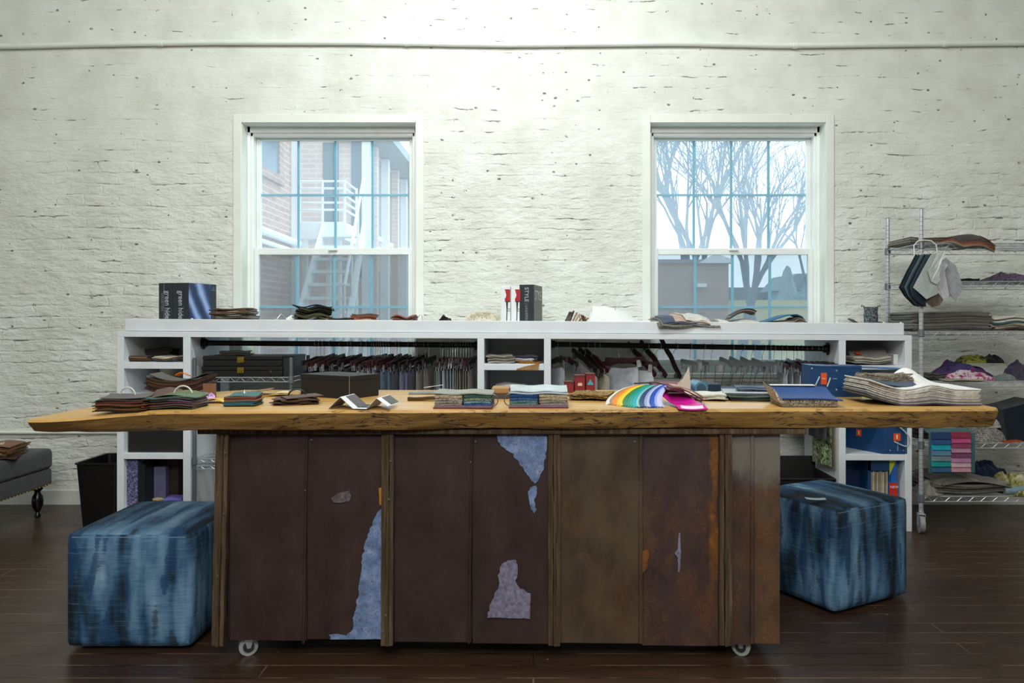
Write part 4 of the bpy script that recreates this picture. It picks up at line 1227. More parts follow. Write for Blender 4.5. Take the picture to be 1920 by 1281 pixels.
tag(MB().sheet(.05, .04, .003, lambda u, v: .004 + .008 * math.cos(u * 2) - .003 * v, 8, 6).build('leather_swatch', leather('#c9732c'), None, True, (TX(343, 3.24), 3.24, T0 + hz + .027)), 'small orange leather piece lying on the tall curved brown pile', 'leather swatch')
x, y = TP(393, 745)
tag(MB().sheet(.055, .006, .055, lambda u, v: 0, 8, 2).build('leather_swatch', leather('#8a6248'), None, True, (x, y, T0), rad(-8)), 'tan leather piece standing on edge beside the tall curved brown pile', 'leather swatch')
x, y = TP(368, 753)
mm = heap(.085, .075, .036, 3, 26, 20, 2.5)
tag(mm.build('lace_swatch', print_cloth('#5a2a5c', '#b98ac0', '#d9b9dc', 90), None, True, (x, y + .075, T0 + .0)), 'crumpled purple lace piece between the leather piles', 'fabric')
x, y = TP(398, 757)
tag(MB().sheet(.115, .08, .003, lambda u, v: .004 + .009 * (math.sin(u * 4 + 1) * .5 + .5) * (1 - v * .4), 14, 8).build('leather_swatch', leather('#d9b422', .4), None, True, (x, y + .04, T0), rad(-6)), 'bright yellow leather piece beside the teal topped stack', 'leather swatch')
t, hz = tpile('leather_swatches', 'small neat stack of brown and teal leather swatches with a teal top', 'leather swatches', 446, 763,
      ['#7a4a3a', '#1f5a66', '#2a6a74', '#1c4c5a', '#24606c', '#8a5a3c', '#5a2f20', '#6a3a28', '#7c4630'], .112, .115, .0038, 5, jit=.004, rj=3, amp=.002)
MB().sheet(.105, .11, .0025, lambda u, v: .002 + .006 * max(0, v) - .003 * u * u, 10, 8).build('top_swatch', leather('#3c6868'), t, True, loc=(0, .01, hz))
MB().lathe([(.006, 0), (.0065, .004), (.002, .012), (.001, .016)], 12).build('screw_post', STEEL, t, True, loc=(0, .01, hz + .006))
# yellow tan pattern envelope
x, y = TP(513, 744)
t = thing('leather_swatches', 'flat yellow tan leather pieces with a pale label lying before the black box', 'leather swatches', (x, y + .055, T0), rad(0))
MB().sheet(.20, .10, .004, lambda u, v: .004 + .004 * math.sin(u * 3), 12, 6).build('swatch', leather('#b08a3c', .45), t, True)
MB().sheet(.095, .09, .003, lambda u, v: .012 + .012 * (u + 1) / 2, 8, 6, RZ(8)).build('swatch', leather('#8a6a34', .45), t, True, loc=(-.075, .005, 0))
MB().sheet(.05, .07, .002, lambda u, v: .013, 6, 5, RZ(-5)).build('pale_label', plain('#d9cfa2', .5), t, True, loc=(.03, 0, 0))
MB().lathe([(.004, 0), (.003, .003)], 10).build('rivet', DKSTEEL, t, True, loc=(.048, .0, .0155))
t, hz = tpile('leather_swatches', 'low pile of dark brown leather swatches with a dark ring before the black box', 'leather swatches', 546, 760,
      ['#4a2a20', '#5c382c', '#3a221a', '#6a4436', '#42281e', '#583428'], .14, .115, .0034, 12, jit=.016, rj=14, amp=.004)
MB().sheet(.135, .105, .0025, lambda u, v: .004 + .006 * (u + 1) / 2, 8, 6, RZ(20)).build('top_swatch', leather('#5a463e'), t, True, loc=(.02, .01, hz - .002))
MB().tube(arc((0, .045, hz + .004), .032, -10, 190, 14, 'XZ', .8), .0028, 8).build('binding_ring', IRON, t, True)
# black box, one corner towards the viewer
xc, yc = TP(655, 749)
t = thing('gift_box', 'black lidded cardboard box on the table, corner turned to the front', 'box', (xc, yc, T0), rad(-30))
MB().box((-.272, 0, 0), (0, .175, .074), .0025).build('body', CARDBLK, t)
MB().box((-.274, -.002, .0735), (.002, .177, .092), .0025).build('lid', CARDBLK, t)
MB().tube([(.0005, -.0005, .002), (.0005, -.0005, .092)], .0012, 6).build('worn_edge', plain('#8c867c', .7), t)
# folded sample card standing in zigzag
x, y = TP(637, 768); WC = plain('#dfe2e6', .55, 0, .04)
t = thing('folded_sample_card', 'white zigzag folded card with grey samples standing at the table front', 'sample card', (x, y + .005, T0), rad(-9))
pts = [(-.045, 0), (.0, .042), (.048, .002), (.098, .002), (.135, .040), (.175, .012)]
for i in range(5):
    (xa, za), (xb, zb) = pts[i], pts[i + 1]
    l_ = math.hypot(xb - xa, zb - za); a_ = math.atan2(zb - za, xb - xa)
    MB().box((0, -.0, 0), (l_, .130, .0014)).build('card_panel', WC, t, loc=(xa, 0, za), rot=(0, -a_, 0))
    if i in (1, 4):
        MB().box((.003, .042, .0014), (l_ - .003, .127, .0026)).build('grey_sample', leather('#5f575c' if i == 1 else '#5e6160'), t, loc=(xa, 0, za), rot=(0, -a_, 0))
    if i == 2:
        MB().box((.004, .03, .0014), (l_ - .004, .12, .004)).build('grey_sample', leather('#3c3a3e'), t, loc=(xa, 0, za), rot=(0, -a_, 0))
    if i == 0:
        MB().box((.004, .004, -.002), (l_ - .004, .12, 0)).build('grey_sample', leather('#8a7a6c'), t, loc=(xa, 0, za), rot=(0, -a_, 0))
# small flat pieces
def flat(name, label, cat, px, py, w, d, th, mat, rz=0, amp=.002, z=0.0, curl=0.0):
    x, y = TP(px, py)
    return tag(MB().sheet(w, d, th, lambda u, v: amp * (math.sin(u * 3) * .5 + .5) + curl * (u + 1) / 2, 8, 6).build(name, mat, None, True, (x, y + d / 2, T0 + z), rad(rz)), label, cat)
flat('fabric_swatch', 'flat pale grey swatch on the table below the hanging samples', 'fabric swatch', 792, 740, .12, .05, .007, cloth('#8d9a9c'), 4)
flat('fabric_swatch', 'narrow brown swatch roll left of the beige and green swatch book', 'fabric swatch', 795, 752, .13, .028, .012, cloth('#5f4526'), 2, .004)
flat('paper_card', 'white paper card lying behind the beige and green swatch book', 'paper', 812, 737, .07, .055, .002, PAPER, -24, .001, .02, .01)
flat('fabric_swatch', 'grey fabric strip between the white card and the swatch book', 'fabric swatch', 838, 741, .07, .045, .018, cloth('#6d7478'), 0)


def swatch_book(px0, px1, py, top, left, right, label, rollcol):
    xa, y = TP(px0, py); xb, _ = TP(px1, py); w = xb - xa; d = .19
    t = thing('swatch_book', label, 'swatch book', ((xa + xb) / 2, y, T0), 0)
    MB().sheet(w, d, .004, None, 4, 4, T((0, d / 2, 0))).build('base_cover', plain('#6e2430', .5), t)
    hw = w / 2 * .985
    for k, c in enumerate((('#9a8fa0', '#8a6a70'))): MB().sheet(w * .98, d * .96, .003, lambda u, v: 0, 4, 4, T((.001 * k, d / 2, .0045 + k * .0035))).build('backing_sheet', cloth(c), t)
    z = .012
    nl = len(left)
    for k in range(nl):
        for s_, c in ((-1, left[k]), (1, right[k])):
            xf = T((s_ * hw / 2 + RND.uniform(-.002, .002), d / 2 + RND.uniform(-.003, .002), z))
            MB().sheet(hw - .004, d * .93, .0076, lambda u, v: .0010 * math.sin(u * 3 + k) - .002 * v * v * (1 if v < 0 else 0), 10, 8, xf, edge=.0015).build('woven_swatch', tweed(*c, 420.0), t, True)
        z += .0093
    MB().sheet(w * 1.0, d * .9, .004, lambda u, v: .002 * math.sin(u * 5), 10, 6, T((0, d / 2 + .006, z))).build('top_sheet', rollcol, t, True)
    for s_ in ((1,) if px0 < 900 else (-1,)):
        MB().tube(arc((s_ * (w / 2 - .004), .05, z * .5), .022, -90, 90, 12, 'XZ') if s_ > 0 else arc((s_ * (w / 2 - .004), .05, z * .5), .022, 90, 270, 12, 'XZ'), .002, 6).build('binding_ring', DKSTEEL, t, True)
    if top:
        R_ = MB(); R_.sheet(w * .98, .12, .003, lambda u, v: (u * w * .49, .035 + .05 * (v + 1), .002 + .015 * math.sin((v + 1) * .9) + .002 * math.sin(u * 6)), 12, 10, T((0, .0, z + .004)))
        R_.build('rolled_cover', plain('#b9c7ce', .3, .3, .2, 10), t, True)
        MB().box((-w / 2, .03, z + .010), (-w / 2 + .004, .14, z + .020)).build('cover_edge', plain('#6e2430', .5), t)
    return t


BE = ('#c9bd9f', '#8b7d62'); GN = ('#8fa08c', '#4d6152'); BL = ('#3f6aa0', '#23406e'); DG = ('#4c6a58', '#2c4238'); GY = ('#a8a49a', '#6f6b64'); TE = ('#6f9098', '#3f626c'); DB = ('#24508c', '#132e5c')
swatch_book(812, 923, 767, False, [('#a79a86', '#6f6453'), GY, ('#b7ac97', '#7d725e'), BE], [BL, ('#8fa9ae', '#50707c'), GN, DG], 'open swatch book with beige woven samples left and blue green ones right', cloth('#9fa39a'))
swatch_book(954, 1066, 766, True, [('#7c9088', '#4a6258'), TE, ('#4c6c94', '#2c4870'), DB], [GY, ('#a39a8c', '#6a6258'), BE, BE], 'open swatch book with blue woven samples left, beige right and a silvery roll on top', cloth('#b8c4c8'))
x, y = TP(939, 748)
t = thing('sample_box', 'small tan and dark sample box between the two woven swatch books', 'box', (x, y, T0))
MB().box((-.035, 0, 0), (.035, .12, .022), .002).build('body', plain('#4a4038', .6), t); MB().box((-.037, -.002, .022), (.036, .12, .042), .002).build('lid', plain('#a07a4c', .6), t)
# woven beige sheets left of the colour fan
t, hz = tpile('woven_swatches', 'flat beige woven swatches fanned under the left of the colour fan', 'fabric swatches', 1112, 752, [tweed('#8a7048', '#54401f'), tweed('#a08658', '#6a5430'), tweed('#9a8052', '#5f4a28')], .17, .16, .006, -16, jit=.01, rj=7, amp=.004, curlv=.006, part='woven_swatch')
MB().tube(arc((-.07, -.03, .016), .014, 0, 360, 14, 'XY'), .002, 6).build('binding_ring', STEEL, t, True)
# colour fan: curved vinyl samples, each leaning further over
cols = ['#d9d6cb', '#8a7a6a', '#d8791f', '#e0861f', '#e8b81f', '#f0c92a', '#3f7a3a', '#177a5c', '#128a6a', '#12908f', '#17a0a8', '#8ab4b4', '#1d4f70', '#24406a', '#8d9bc0', '#a9b4d6', '#1d46a0', '#1d4cb0', '#8f9be0', '#b9bfe8', '#c2b8e0']
x0, y0 = TP(1150, 762); x1, y1 = TP(1262, 768)
t = thing('vinyl_sample_fan', 'rainbow fan of curved vinyl samples at the front of the table', 'sample fan', (0, 0, 0))
n = len(cols)
for i, c in enumerate(cols):
    q = i / (n - 1)
    px = lerp(1142, 1243, q); x, y = TP(px, lerp(760, 766, min(1, q * 2)))
    xt = TX(lerp(1196, 1256, q), 2.95)
    lean = xt - x
    ht = lerp(.048, .060, math.sin(q * 2.4)) + .004
    ln = .15
    def fn(u, v, x=x, y=y, lean=lean, ht=ht, q=q):
        # v: -1 front foot .. 1 upper back edge ; u: thickness direction of a strip
        s = (v + 1) / 2
        bend = s ** 1.7
        return (x - .010 * math.sin(s * PI) + lean * bend + u * .009 * (1 - .3 * s), y + .012 * 1 + .17 * s, T0 + .003 + .0 + ht * math.sin(min(1, s * 1.15) * PI / 2) * (.35 + .65 * s) + u * .002 - .004 * abs(u))
    MB().sheet(1, 1, .0032, fn, 4, 14).build('vinyl_sample', plain(c, .38, 0, .05), t, True)
MB().tube([(TX(1190, 3.05), 3.07, T0 + .064), (TX(1230, 3.06), 3.08, T0 + .068), (TX(1254, 3.0), 3.06, T0 + .058)], .003, 8).build('binding_cord', IRON, t, True)
# magenta sample flopping over the table edge
x, y = TP(1282, 752)
t = thing('vinyl_swatches', 'magenta vinyl sample drooping over the table front edge with burgundy pieces', 'vinyl swatches', (TX(1281, 2.78), 2.78, T0), 0)
def mg(u, v):
    s = (v + 1) / 2       # 0 front droop .. 1 back
    yy = -.030 + .24 * s; zz = interp(s, [(0, -.006), (.12, .006), (.3, .010), (.6, .030), (.85, .056), (1, .058)])
    return (u * .052 * (1 - .12 * s) + .030 * (1 - s) - .038 * s, yy, zz + .004 * u * u)
MB().sheet(1, 1, .003, mg, 8, 18).build('vinyl_sample', plain('#c2188a', .35, 0, .04), t, True)
MB().sheet(1, 1, .0012, lambda u, v: (u * .040 + .028, -.028 + .010 * (v + 1), interp((v + 1) / 2, [(0, -.0015), (1, .0065)]) + .003 * u * u), 8, 3).build('white_tab', plain('#e6c8e0', .5), t, True)
MB().box((-.035, .12, .040), (.02, .128, .046), .001).build('silver_clip', STEEL, t)
def bg(u, v): s = (u + 1) / 2; return (-.045 + .13 * s, .10 + .05 * v + .03 * s, .055 * math.cos(s * 1.45) + .003)
for k, c in enumerate(('#5a1f30', '#7a3144', '#b9958c')):
    MB().sheet(1, 1, .005, bg, 14, 6).build('vinyl_sample', leather(c), t, True, loc=(k * .012, k * .016, k * .0045))
# upright pale swatch
x, y = TP(1268, 748)
mm = MB().prism([(-.055, 0), (.05, 0), (.052, .05), (.046, .125), (.02, .075)], 0, .003)
tag(mm.build('fabric_swatch', cloth('#cfc6ba', '#b8ae a2'.replace(' ', '')), None, False, (x + .018, y + .065, T0), rad(-6)), 'pale triangular swatch standing upright behind the magenta sample', 'fabric swatch')
t, hz = tpile('fabric_swatches', 'flat cream fabric booklet with white pages right of the magenta sample', 'fabric swatches', 1332, 752, ['#8d8878', '#c9c4b4', '#dcd9cd', '#b0ab9a', '#e2e0d6'], .16, .15, .0042, -14, mk=cloth, jit=.012, rj=8, amp=.004, curl=.003)
# red and white folder, blue roll, navy strips at the back of the table
x, y = 0, 0
def back(name, label, cat, px0, px1, pyb, Y, h, d, mat, rz=0, bev=.003):
    xa, xb = TX(px0, Y), TX(px1, Y)
    return tag(MB().box((-(xb - xa) / 2, 0, 0), ((xb - xa) / 2, d, h), bev).build(name, mat, None, False, ((xa + xb) / 2, Y, T0), rad(rz)), label, cat)
t = thing('folder', 'white folder with a red spine lying at the back of the table', 'folder', (TX(1247, 3.32), 3.32, T0))
MB().box((-.05, 0, 0), (.085, .13, .030), .003).build('pages', PAPER, t); MB().box((-.052, -.002, .030), (.087, .132, .042), .003).build('red_cover', plain('#6e2430', .5), t)
t = thing('fabric_roll', 'shiny blue rolled sample at the back of the table', 'roll', (TX(1315, 3.25), 3.25, T0 + .028))
MB().tube([(0, 0, 0), (0, .14, 0)], .028, 20).build('rolled_sheet', plain('#4f86a8', .25, .2), t, True); MB().tube([(.0, -.002, 0), (.0, .142, 0)], .020, 16).build('core', plain('#2e4c60', .5), t, True)
back('fabric_block', 'dark navy sample block beside the blue roll at the back of the table', 'fabric', 1328, 1352, 736, 3.25, .046, .14, cloth('#2d4254', '#1d2e3c'))
back('fabric_block', 'low dark blue sample block behind the cream booklet', 'fabric', 1352, 1388, 735, 3.28, .024, .14, cloth('#2a4a68', '#1c3450'))
back('fabric_block', 'grey blue sample block left of the blue roll at the back of the table', 'fabric', 1276, 1305, 733, 3.30, .040, .12, cloth('#5f7488', '#46586a'))
t = thing('display_book', 'silver grey flat display book at the back of the table', 'book', (TX(1425, 3.06), 3.06, T0), rad(-10))
MB().box((-.14, 0, .0), (.12, .15, .022), .003).build('pages', plain('#26292e', .4), t)
MB().box((-.142, -.003, .022), (.122, .153, .030), .003).build('cover', plain('#a4abb0', .35, .2), t)
pile('fabric_swatches', 'blue grey swatches on top of the silver display book', 'fabric swatches', TX(1410, 3.13), 3.14, T0 + .0305, ['#4a5a6e', '#6a7a8e', '#54647a'], .12, .09, .005, -6, mk=cloth)
t, hz = tpile('leather_swatches', 'dark green leather swatches lying before the silver display book', 'leather swatches', 1412, 753, ['#2a3a34', '#1f4038', '#274c42', '#1d352f'], .155, .12, .004, -10, jit=.008, rj=6)
# blue denim swatch book
xa, ya = TP(1470, 762)
t = thing('swatch_book', 'swatch book with a denim blue top, white header and beige layers', 'swatch book', (TX(1519, 2.80), 2.80, T0), rad(-3))
zz = 0
for k, c in enumerate(('#8a7a66', '#b3a68f', '#9c8f7c', '#c2b7a2', '#a6977f', '#b8ac97')):
    MB().sheet(.205, .16, .0048, lambda u, v: .002 * math.sin(u * 2.2 + k * .3) + .004 * max(0, -u), 12, 6, T((RND.uniform(-.003, .003), .08 + RND.uniform(-.002, .002), zz)) @ RZ(RND.uniform(-1.5, 1.5)), edge=.0018).build('swatch', tweed(c, '#6b5f4e', 260), t, True); zz += .0052
DEN = cloth('#2d5694', '#1f3f74', 500)
MB().sheet(.215, .19, .004, lambda u, v: .002 + .030 * max(0, v - .1) ** 1.2 - .006 * max(0, u) ** 2 - .004 * max(0, -v), 14, 10, T((.008, .088, zz))).build('denim_top', DEN, t, True)
MB().sheet(.165, .03, .003, lambda u, v: .030, 8, 3, T((-.015, .182, zz + .003))).build('white_header', PAPER, t, True)
for k in range(7):
    MB().sheet(.02, .15, .0035, lambda u, v: (-.105 - .008 * u - .003 * k + .0, .08 + .075 * v, .004 + .007 * k + .010 * (u + 1) + .012 * max(0, v)), 3, 8).build('curled_edge', tweed('#d2ccbc', '#8c8372', 300), t, True)
# big pile of white and grey textiles at the right end
x, y = TX(1738, 2.84), 2.84
t = thing('fabric_swatches', 'large white topped pile of folded textile samples at the right end of the table', 'fabric swatches', (x, 2.845, T0), rad(0))
zz = 0
def big(u, v, k, top=0):
    # left side rolls up, right side tapers
    lift = .070 * max(0, -u - .40) ** 1.3 + .016 * math.exp(-((u - .12) / .28) ** 2) * (.4 + .6 * k / 9)
    return lift
gr = ['#4c4c52', '#a9a7a4', '#77757a', '#c9c7c2', '#a5a39f', '#dcdad3', '#c2beb4', '#e4e2da', '#d6d0c2', '#ebe9e2', '#e4e1d8']
for k, c in enumerate(gr):
    ww = .42 - .002 * k
    def fn(u, v, k=k, ww=ww):
        return (u * ww / 2 + (.012 * math.sin(k * 2.1)) * .4, .125 + v * .12 - .035 * (1 - abs(u + .2)) * (v < 0) * -v * .4 - .03 * max(0, -u) * -1 * (-v if v < 0 else 0), big(u, v, k))
    MB().sheet(1, 1, .0046, fn, 26, 8, T((0, 0, zz)), edge=.0012).build('textile_sample', cloth(c, '#9a968f') if k > 2 and k % 2 else cloth(c), t, True); zz += .0050
def wtop(u, v):
    return (u * .205 + .002, .125 + v * .118, big(u, v, 10) + .052 * max(0, v - .05) ** 1.2 * math.exp(-((u - .22) / .38) ** 2) + .002)
MB().sheet(1, 1, .004, wtop, 30, 12, T((0, 0, zz))).build('white_sample', cloth('#f2f2ee', '#dedfdc', 500, .9), t, True)
t, hz = pile('fabric_swatches', 'beige tweed swatches lying on the white textile pile before the blue box', 'fabric swatches', TX(1652, 3.04), 3.02, T0 + zz + .012, [tweed('#8f8676', '#5c5448', 260), tweed('#a79d8b', '#6c6456', 260), tweed('#8a8070', '#5a5246', 260), tweed('#b9b2a4', '#7c7466', 260), tweed('#958b7c', '#625a4e', 260)], .185, .09, .0062, -4, amp=.005, curl=.008, curlv=.004, part='tweed_swatch')
mm = MB().sheet(1, 1, .003, lambda u, v: (u * .080, v * .040 - .02 * u, .006 + .010 * u * u - .010 * u + .006 * v), 12, 6)
tag(mm.build('denim_swatch', cloth('#4b5a70', '#37455a', 480), None, True, (TX(1668, 2.97), 2.955, T0 + zz + .012), rad(-10)), 'grey blue denim swatch lying across the white textile pile', 'fabric swatch')
# blue sample box standing behind
xa, xb = TX(1519, 3.17), TX(1706, 3.19)
t = thing('sample_box', 'long blue box with an orange sticker and rope handles at the back of the table', 'box', (xa, 3.17, T0), rad(2))
MB().prism([(0, 0), (.215, 0), (.215, .128), (0, .128)], 0, .09).build('body', BLUEB, t)
mm = MB(); mm.add([(-.001, -.003, .128), (.408, -.003, .110), (.408, .10, .112), (-.001, .10, .130), (-.001, -.003, .1305), (.408, -.003, .1125), (.408, .10, .1145), (-.001, .10, .1325)], [(0, 1, 2, 3), (4, 5, 6, 7), (0, 1, 5, 4), (1, 2, 6, 5), (2, 3, 7, 6), (3, 0, 4, 7)])
mm.build('lid', plain('#1c5286', .45), t)
s_ = MB().box((.045, -.0014, .052), (.069, 0, .099)).build('orange_sticker', ORNG, t)
lettering('sticker_print', 'Fine', .009, plain('#f0d8c8', .6), t, (.049, -.0018, .073), (rad(90), 0, 0), .0003)
rope(t, [(.038, -.001, .083), (.025, -.022, .074), (.010, -.030, .050)], .0028)
rope(t, [(.083, -.001, .078), (.070, -.022, .066), (.058, -.030, .045)], .0028)
for x_, z_ in ((.008, .118), (.110, .108), (.110, .030)): MB().lathe([(.004, 0), (.002, .002)], 8, xf=T((x_, 0, z_)) @ RX(90)).build('rivet', STEEL, t)
MB().box((.093, -.001, .074), (.112, 0, .077)).build('white_print', plain('#7d9cb8', .6), t)

for px0, px1, pyt, lab in ((1060, 1076, 716, 'small dark red carton at the back of the table, left one of the red group'), (1078, 1097, 704, 'red carton with a pale emblem at the back of the table'), (1099, 1116, 701, 'tall red carton right of the one with a pale emblem')):
    Yb = 3.36; xa, xb = TX(px0, Yb), TX(px1, Yb); hh = TZ(pyt, Yb) - TT
    t = thing('carton', lab, 'carton', ((xa + xb) / 2, Yb, T0), rad(5), 'red cartons at the back of the table')
    MB().box((-(xb - xa) / 2, 0, 0), ((xb - xa) / 2, .05, hh), .002).build('body', plain('#7a1c22', .5), t)
    MB().box((-(xb - xa) / 2 - .0005, -.0006, hh - .008), ((xb - xa) / 2 + .0005, .0505, hh + .0006), .001).build('top_flap', plain('#561419', .5), t)
    if px0 == 1078:
        MB().prism([(-.010, .030), (.010, .030), (.008, .044), (.003, .040), (0, .046), (-.003, .040), (-.008, .044)], -.0012, .001).build('emblem', plain('#d9b9a9', .5), t)
    if px0 == 1099:
        MB().prism([(-.016, .034), (.014, .034), (-.002, .060)], -.0014, .001).build('blue_print', plain('#3f9ab0', .5), t)
# ================================================================== things on the white counter
CT = 1.2265
def ct(x): return cz(x, CT)
COVER = None
def m_cover():
    n = NT('printed drapery cover'); v = n.coord()
    q = n.vmath('ADD', n.mapping(v, (1, 1, 1), (0, 0, 0), (0, rad(38), 0)), n.vmath('SCALE', n.noise(v, 5, 2, .5, 0, 1), .05))
    x, y, z = n.sep(q)
    f = n.math('ADD', n.math('SINE', n.math('MULTIPLY', n.math('ADD', y, n.math('MULTIPLY', x, 1.0)), 48.0)), n.math('MULTIPLY', n.noise(v, 90, 3), .5))
    c = n.ramp(n.math('MULTIPLY_ADD', f, .33, .45), [(.1, hexc('#141a2e')), (.4, hexc('#2c3c66')), (.65, hexc('#5a72a8')), (.92, hexc('#a5bde2'))])
    n.bsdf(c, .35, 0); return n.m
NAVYB = plain('#242a31', .4, 0, .08)
LET = plain('#b9bec4', .5, 0, .02)
c1 = (TX(353, 4.715), 4.715)
for k, (w_, off, lab) in enumerate(((.112, 0.0, 'dark box with a blue drapery picture on its cover, standing on the counter'), (.100, .114, 'dark box at the left end of the counter, spine towards the room'))):
    a_ = rad(-15); ox, oy = c1[0] - math.cos(a_) * off, c1[1] - math.sin(a_) * off
    t = thing('sample_box', lab, 'box', (ox, oy, ct(ox)), a_)
    MB().box((-w_, 0, 0), (0, .262, .252), .002).build('body', NAVYB, t)
    lettering('spine_lettering', 'green hides', .052, LET, t, (-w_ * (.62 if k == 0 else .52), -.0012, .204), (rad(90), rad(90), 0), .0004, stretch=.78)
    if k == 0:
        MB().box((.0, .004, .002), (.0016, .205, .250)).build('cover_picture', m_cover(), t)
        lettering('cover_mark', 'i', .022, LET, t, (.0024, .228, .222), (rad(90), 0, rad(90)), .0003)
        MB().box((.0, .210, .214), (.0014, .248, .2155)).build('cover_line', LET, t)
    else:
        lettering('spine_small_lettering', 'EDELMAN LEATHER'.replace('EDELMAN LEATHER', 'COLLECTION'), .018, plain('#8a9096', .5), t, (-w_ * .80, -.0012, .19), (rad(90), rad(90), 0), .0004)
        MB().box((-w_ * .62, -.0012, .0), (-w_ * .605, 0, .252)).build('spine_line', plain('#8a9096', .5), t)


def cpile(name, label, cat, px, Y, cols, w, d, th, rz=0, z=0, **k):
    x = TX(px, Y); return pile(name, label, cat, x, Y, ct(x) + .001 + z, cols, w, d, th, rz, **k)


cpile('leather_swatches', 'brown leather swatches piled on the counter right of the dark boxes', 'leather swatches', 440, 4.74, ['#4a4640', '#5a5248', '#403a32', '#6a5a48', '#58503f', '#3c342c', '#6b5440', '#54432f', '#6a4c38', '#4c382a', '#5c4430'], .225, .18, .0085, 4, jit=.016, rj=9, amp=.006)
cpile('fabric_swatches', 'dark green and black swatches heaped on the counter below the left window', 'fabric swatches', 590, 4.74, ['#3b3f30', '#5a5c44', '#2c2e24', '#6d6a4c', '#44482f', '#55583c', '#2a2f22', '#1b1c1d', '#3a3c2c', '#4a4c36', '#1b1c1d', '#232a38'], .21, .15, .009, 10, jit=.02, rj=14, amp=.016, mk=cloth)
x = TX(548, 4.72)
tag(MB().sheet(.07, .09, .003, lambda u, v: .012 + .045 * (v + 1) / 2 * (1 - .5 * abs(u)), 6, 6).build('paper_card', PAPER, None, True, (x, 4.74, ct(x)), rad(30)), 'white paper tag leaning on the dark green swatch heap', 'paper')
x = TX(515, 4.7)
tag(MB().tube([(0, 0, .03), (.02, .02, .062), (.05, .04, .03), (.08, .05, .02), (.03, .02, .022), (-.02, .0, .03)], .0012, 5).build('wire_hook', STEEL, None, True, (x, 4.74, ct(x) + .004)), 'loose thin wire hook left of the white paper tag', 'wire')
t, hz = cpile('leather_swatches', 'flat cream, black and tan swatches right of the dark green heap', 'leather swatches', 640, 4.70, ['#3a3b30', '#8a8a68', '#c9c2a0', '#2a2a28', '#5a5c50', '#d2cbb0', '#1e1f22'], .16, .14, .0055, -6, jit=.018, rj=12, amp=.005)
cpile('leather_swatches', 'cream and rust leather swatches below the middle of the left window', 'leather swatches', 682, 4.72, ['#b8a47a', '#d9cfb2', '#c2b28c', '#a85a3a', '#7a3c28', '#5a4a3a'], .15, .12, .0105, 8, jit=.014, rj=9, amp=.007)
t, hz = cpile('leather_swatches', 'reddish brown leather swatches with a wire loop at the right edge of the left window', 'leather swatches', 762, 4.72, ['#2c1c18', '#5c2c20', '#7a3c2a', '#3a211a', '#8a4630'], .13, .11, .0092, -12, jit=.014, rj=12, amp=.018)
MB().tube([(.06, 0, .03), (.085, 0, .06), (.10, 0, .06), (.104, 0, .025), (.07, .0, .02)], .0016, 6).build('wire_loop', DKSTEEL, t, True)
x = TX(835, 4.72)
tag(heap(.095, .09, .075, 4, 22, 20, .5, .5).build('fur_swatch', cloth('#1c1a17', '#0c0b0a', 300), None, True, (x, 4.72, ct(x))), 'small black fur piece on the counter between windows', 'fur')


def fur(label, px, Y, w, d, h, col, z, n, ln, seed):
    t = thing('fur_swatch', label, 'fur', (TX(px, Y), Y, ct(TX(px, Y)) + z))
    heap(w, d, h, seed, 30, 20, 1.2, .5).build('hide', cloth(col), t, True)
    rr = random.Random(seed); m = MB()
    for i in range(n):
        u, v = rr.uniform(-.92, .92), rr.uniform(-.92, .92)
        e = max(0, 1 - (abs(u) ** 2.6 + abs(v) ** 2.6)) ** .5
        p = Vector((u * w / 2, v * d / 2, h * e * .72)); q = p + Vector((rr.uniform(-.01, .01) + u * .012, rr.uniform(-.008, .004) + v * .006, ln * rr.uniform(.2, .9)))
        s_ = Vector((.0016, 0, 0)); m.add([p - s_, p + s_, q], [(0, 1, 2)])
    m.build('fur_strands', cloth(col), t)['kind'] = 'stuff'
    return t


fur('long haired dark fur strip under the cream fur on the counter', 908, 4.70, .24, .10, .030, '#2c2318', 0, 900, .016, 5)
fur('fluffy cream fur piece on the counter left of the white books', 906, 4.74, .21, .12, .085, '#efe9d4', .014, 1800, .016, 8)
# two white catalogues with a red lamp picture and the dark STYLE box
WB = plain('#e3e8ea', .4, 0, .04); REDL = plain('#a32328', .4, 0, .1)
a_ = rad(-9)
for px0, px1, lab in ((939, 957, 'white catalogue with a red lamp picture, left one of the pair on the counter'), (958, 976, 'white catalogue with a red lamp picture, right one beside the dark box')):
    Y = 4.72; w_ = TX(px1, Y) - TX(px0, Y)
    t = thing('catalogue', lab, 'book', (TX(px0, Y), Y + .01, ct(TX(px0, Y))), a_)
    MB().box((0, 0, 0), (w_, .20, .240), .002).build('body', WB, t)
    k = w_; pic = MB()
    pic.prism([(k * .42, .222), (k * .99, .222), (k * .99, .150), (k * .44, .150), (k * .42, .166), (k * .52, .172), (k * .58, .188)], -.0012, .001); pic.build('red_lamp_print', REDL, t)
    pic = MB(); pic.prism([(k * .44, .150), (k * .99, .150), (k * .99, .144), (k * .78, .144), (k * .70, .095), (k * .66, .030), (k * .58, .030), (k * .60, .095), (k * .55, .144), (k * .46, .144)], -.0014, .001)
    pic.prism([(k * .66, .104), (k * .99, .104), (k * .99, .101), (k * .66, .101)], -.0014, .001); pic.prism([(k * .66, .092), (k * .99, .092), (k * .99, .089), (k * .66, .089)], -.0014, .001)
    pic.build('lamp_stem_print', plain('#2a3038', .4), t)
t = thing('sample_box', 'dark grey box lettered STYLE standing beside the white catalogues', 'box', (TX(1001, 4.705), 4.705, ct(0)), rad(-10.5))
MB().box((-.090, 0, 0), (0, .29, .252), .002).build('body', plain('#262a30', .4, 0, .08), t)
MB().box((0, .002, .002), (.0012, .288, .250)).build('side_panel', plain('#55534f', .5, 0, .08), t)
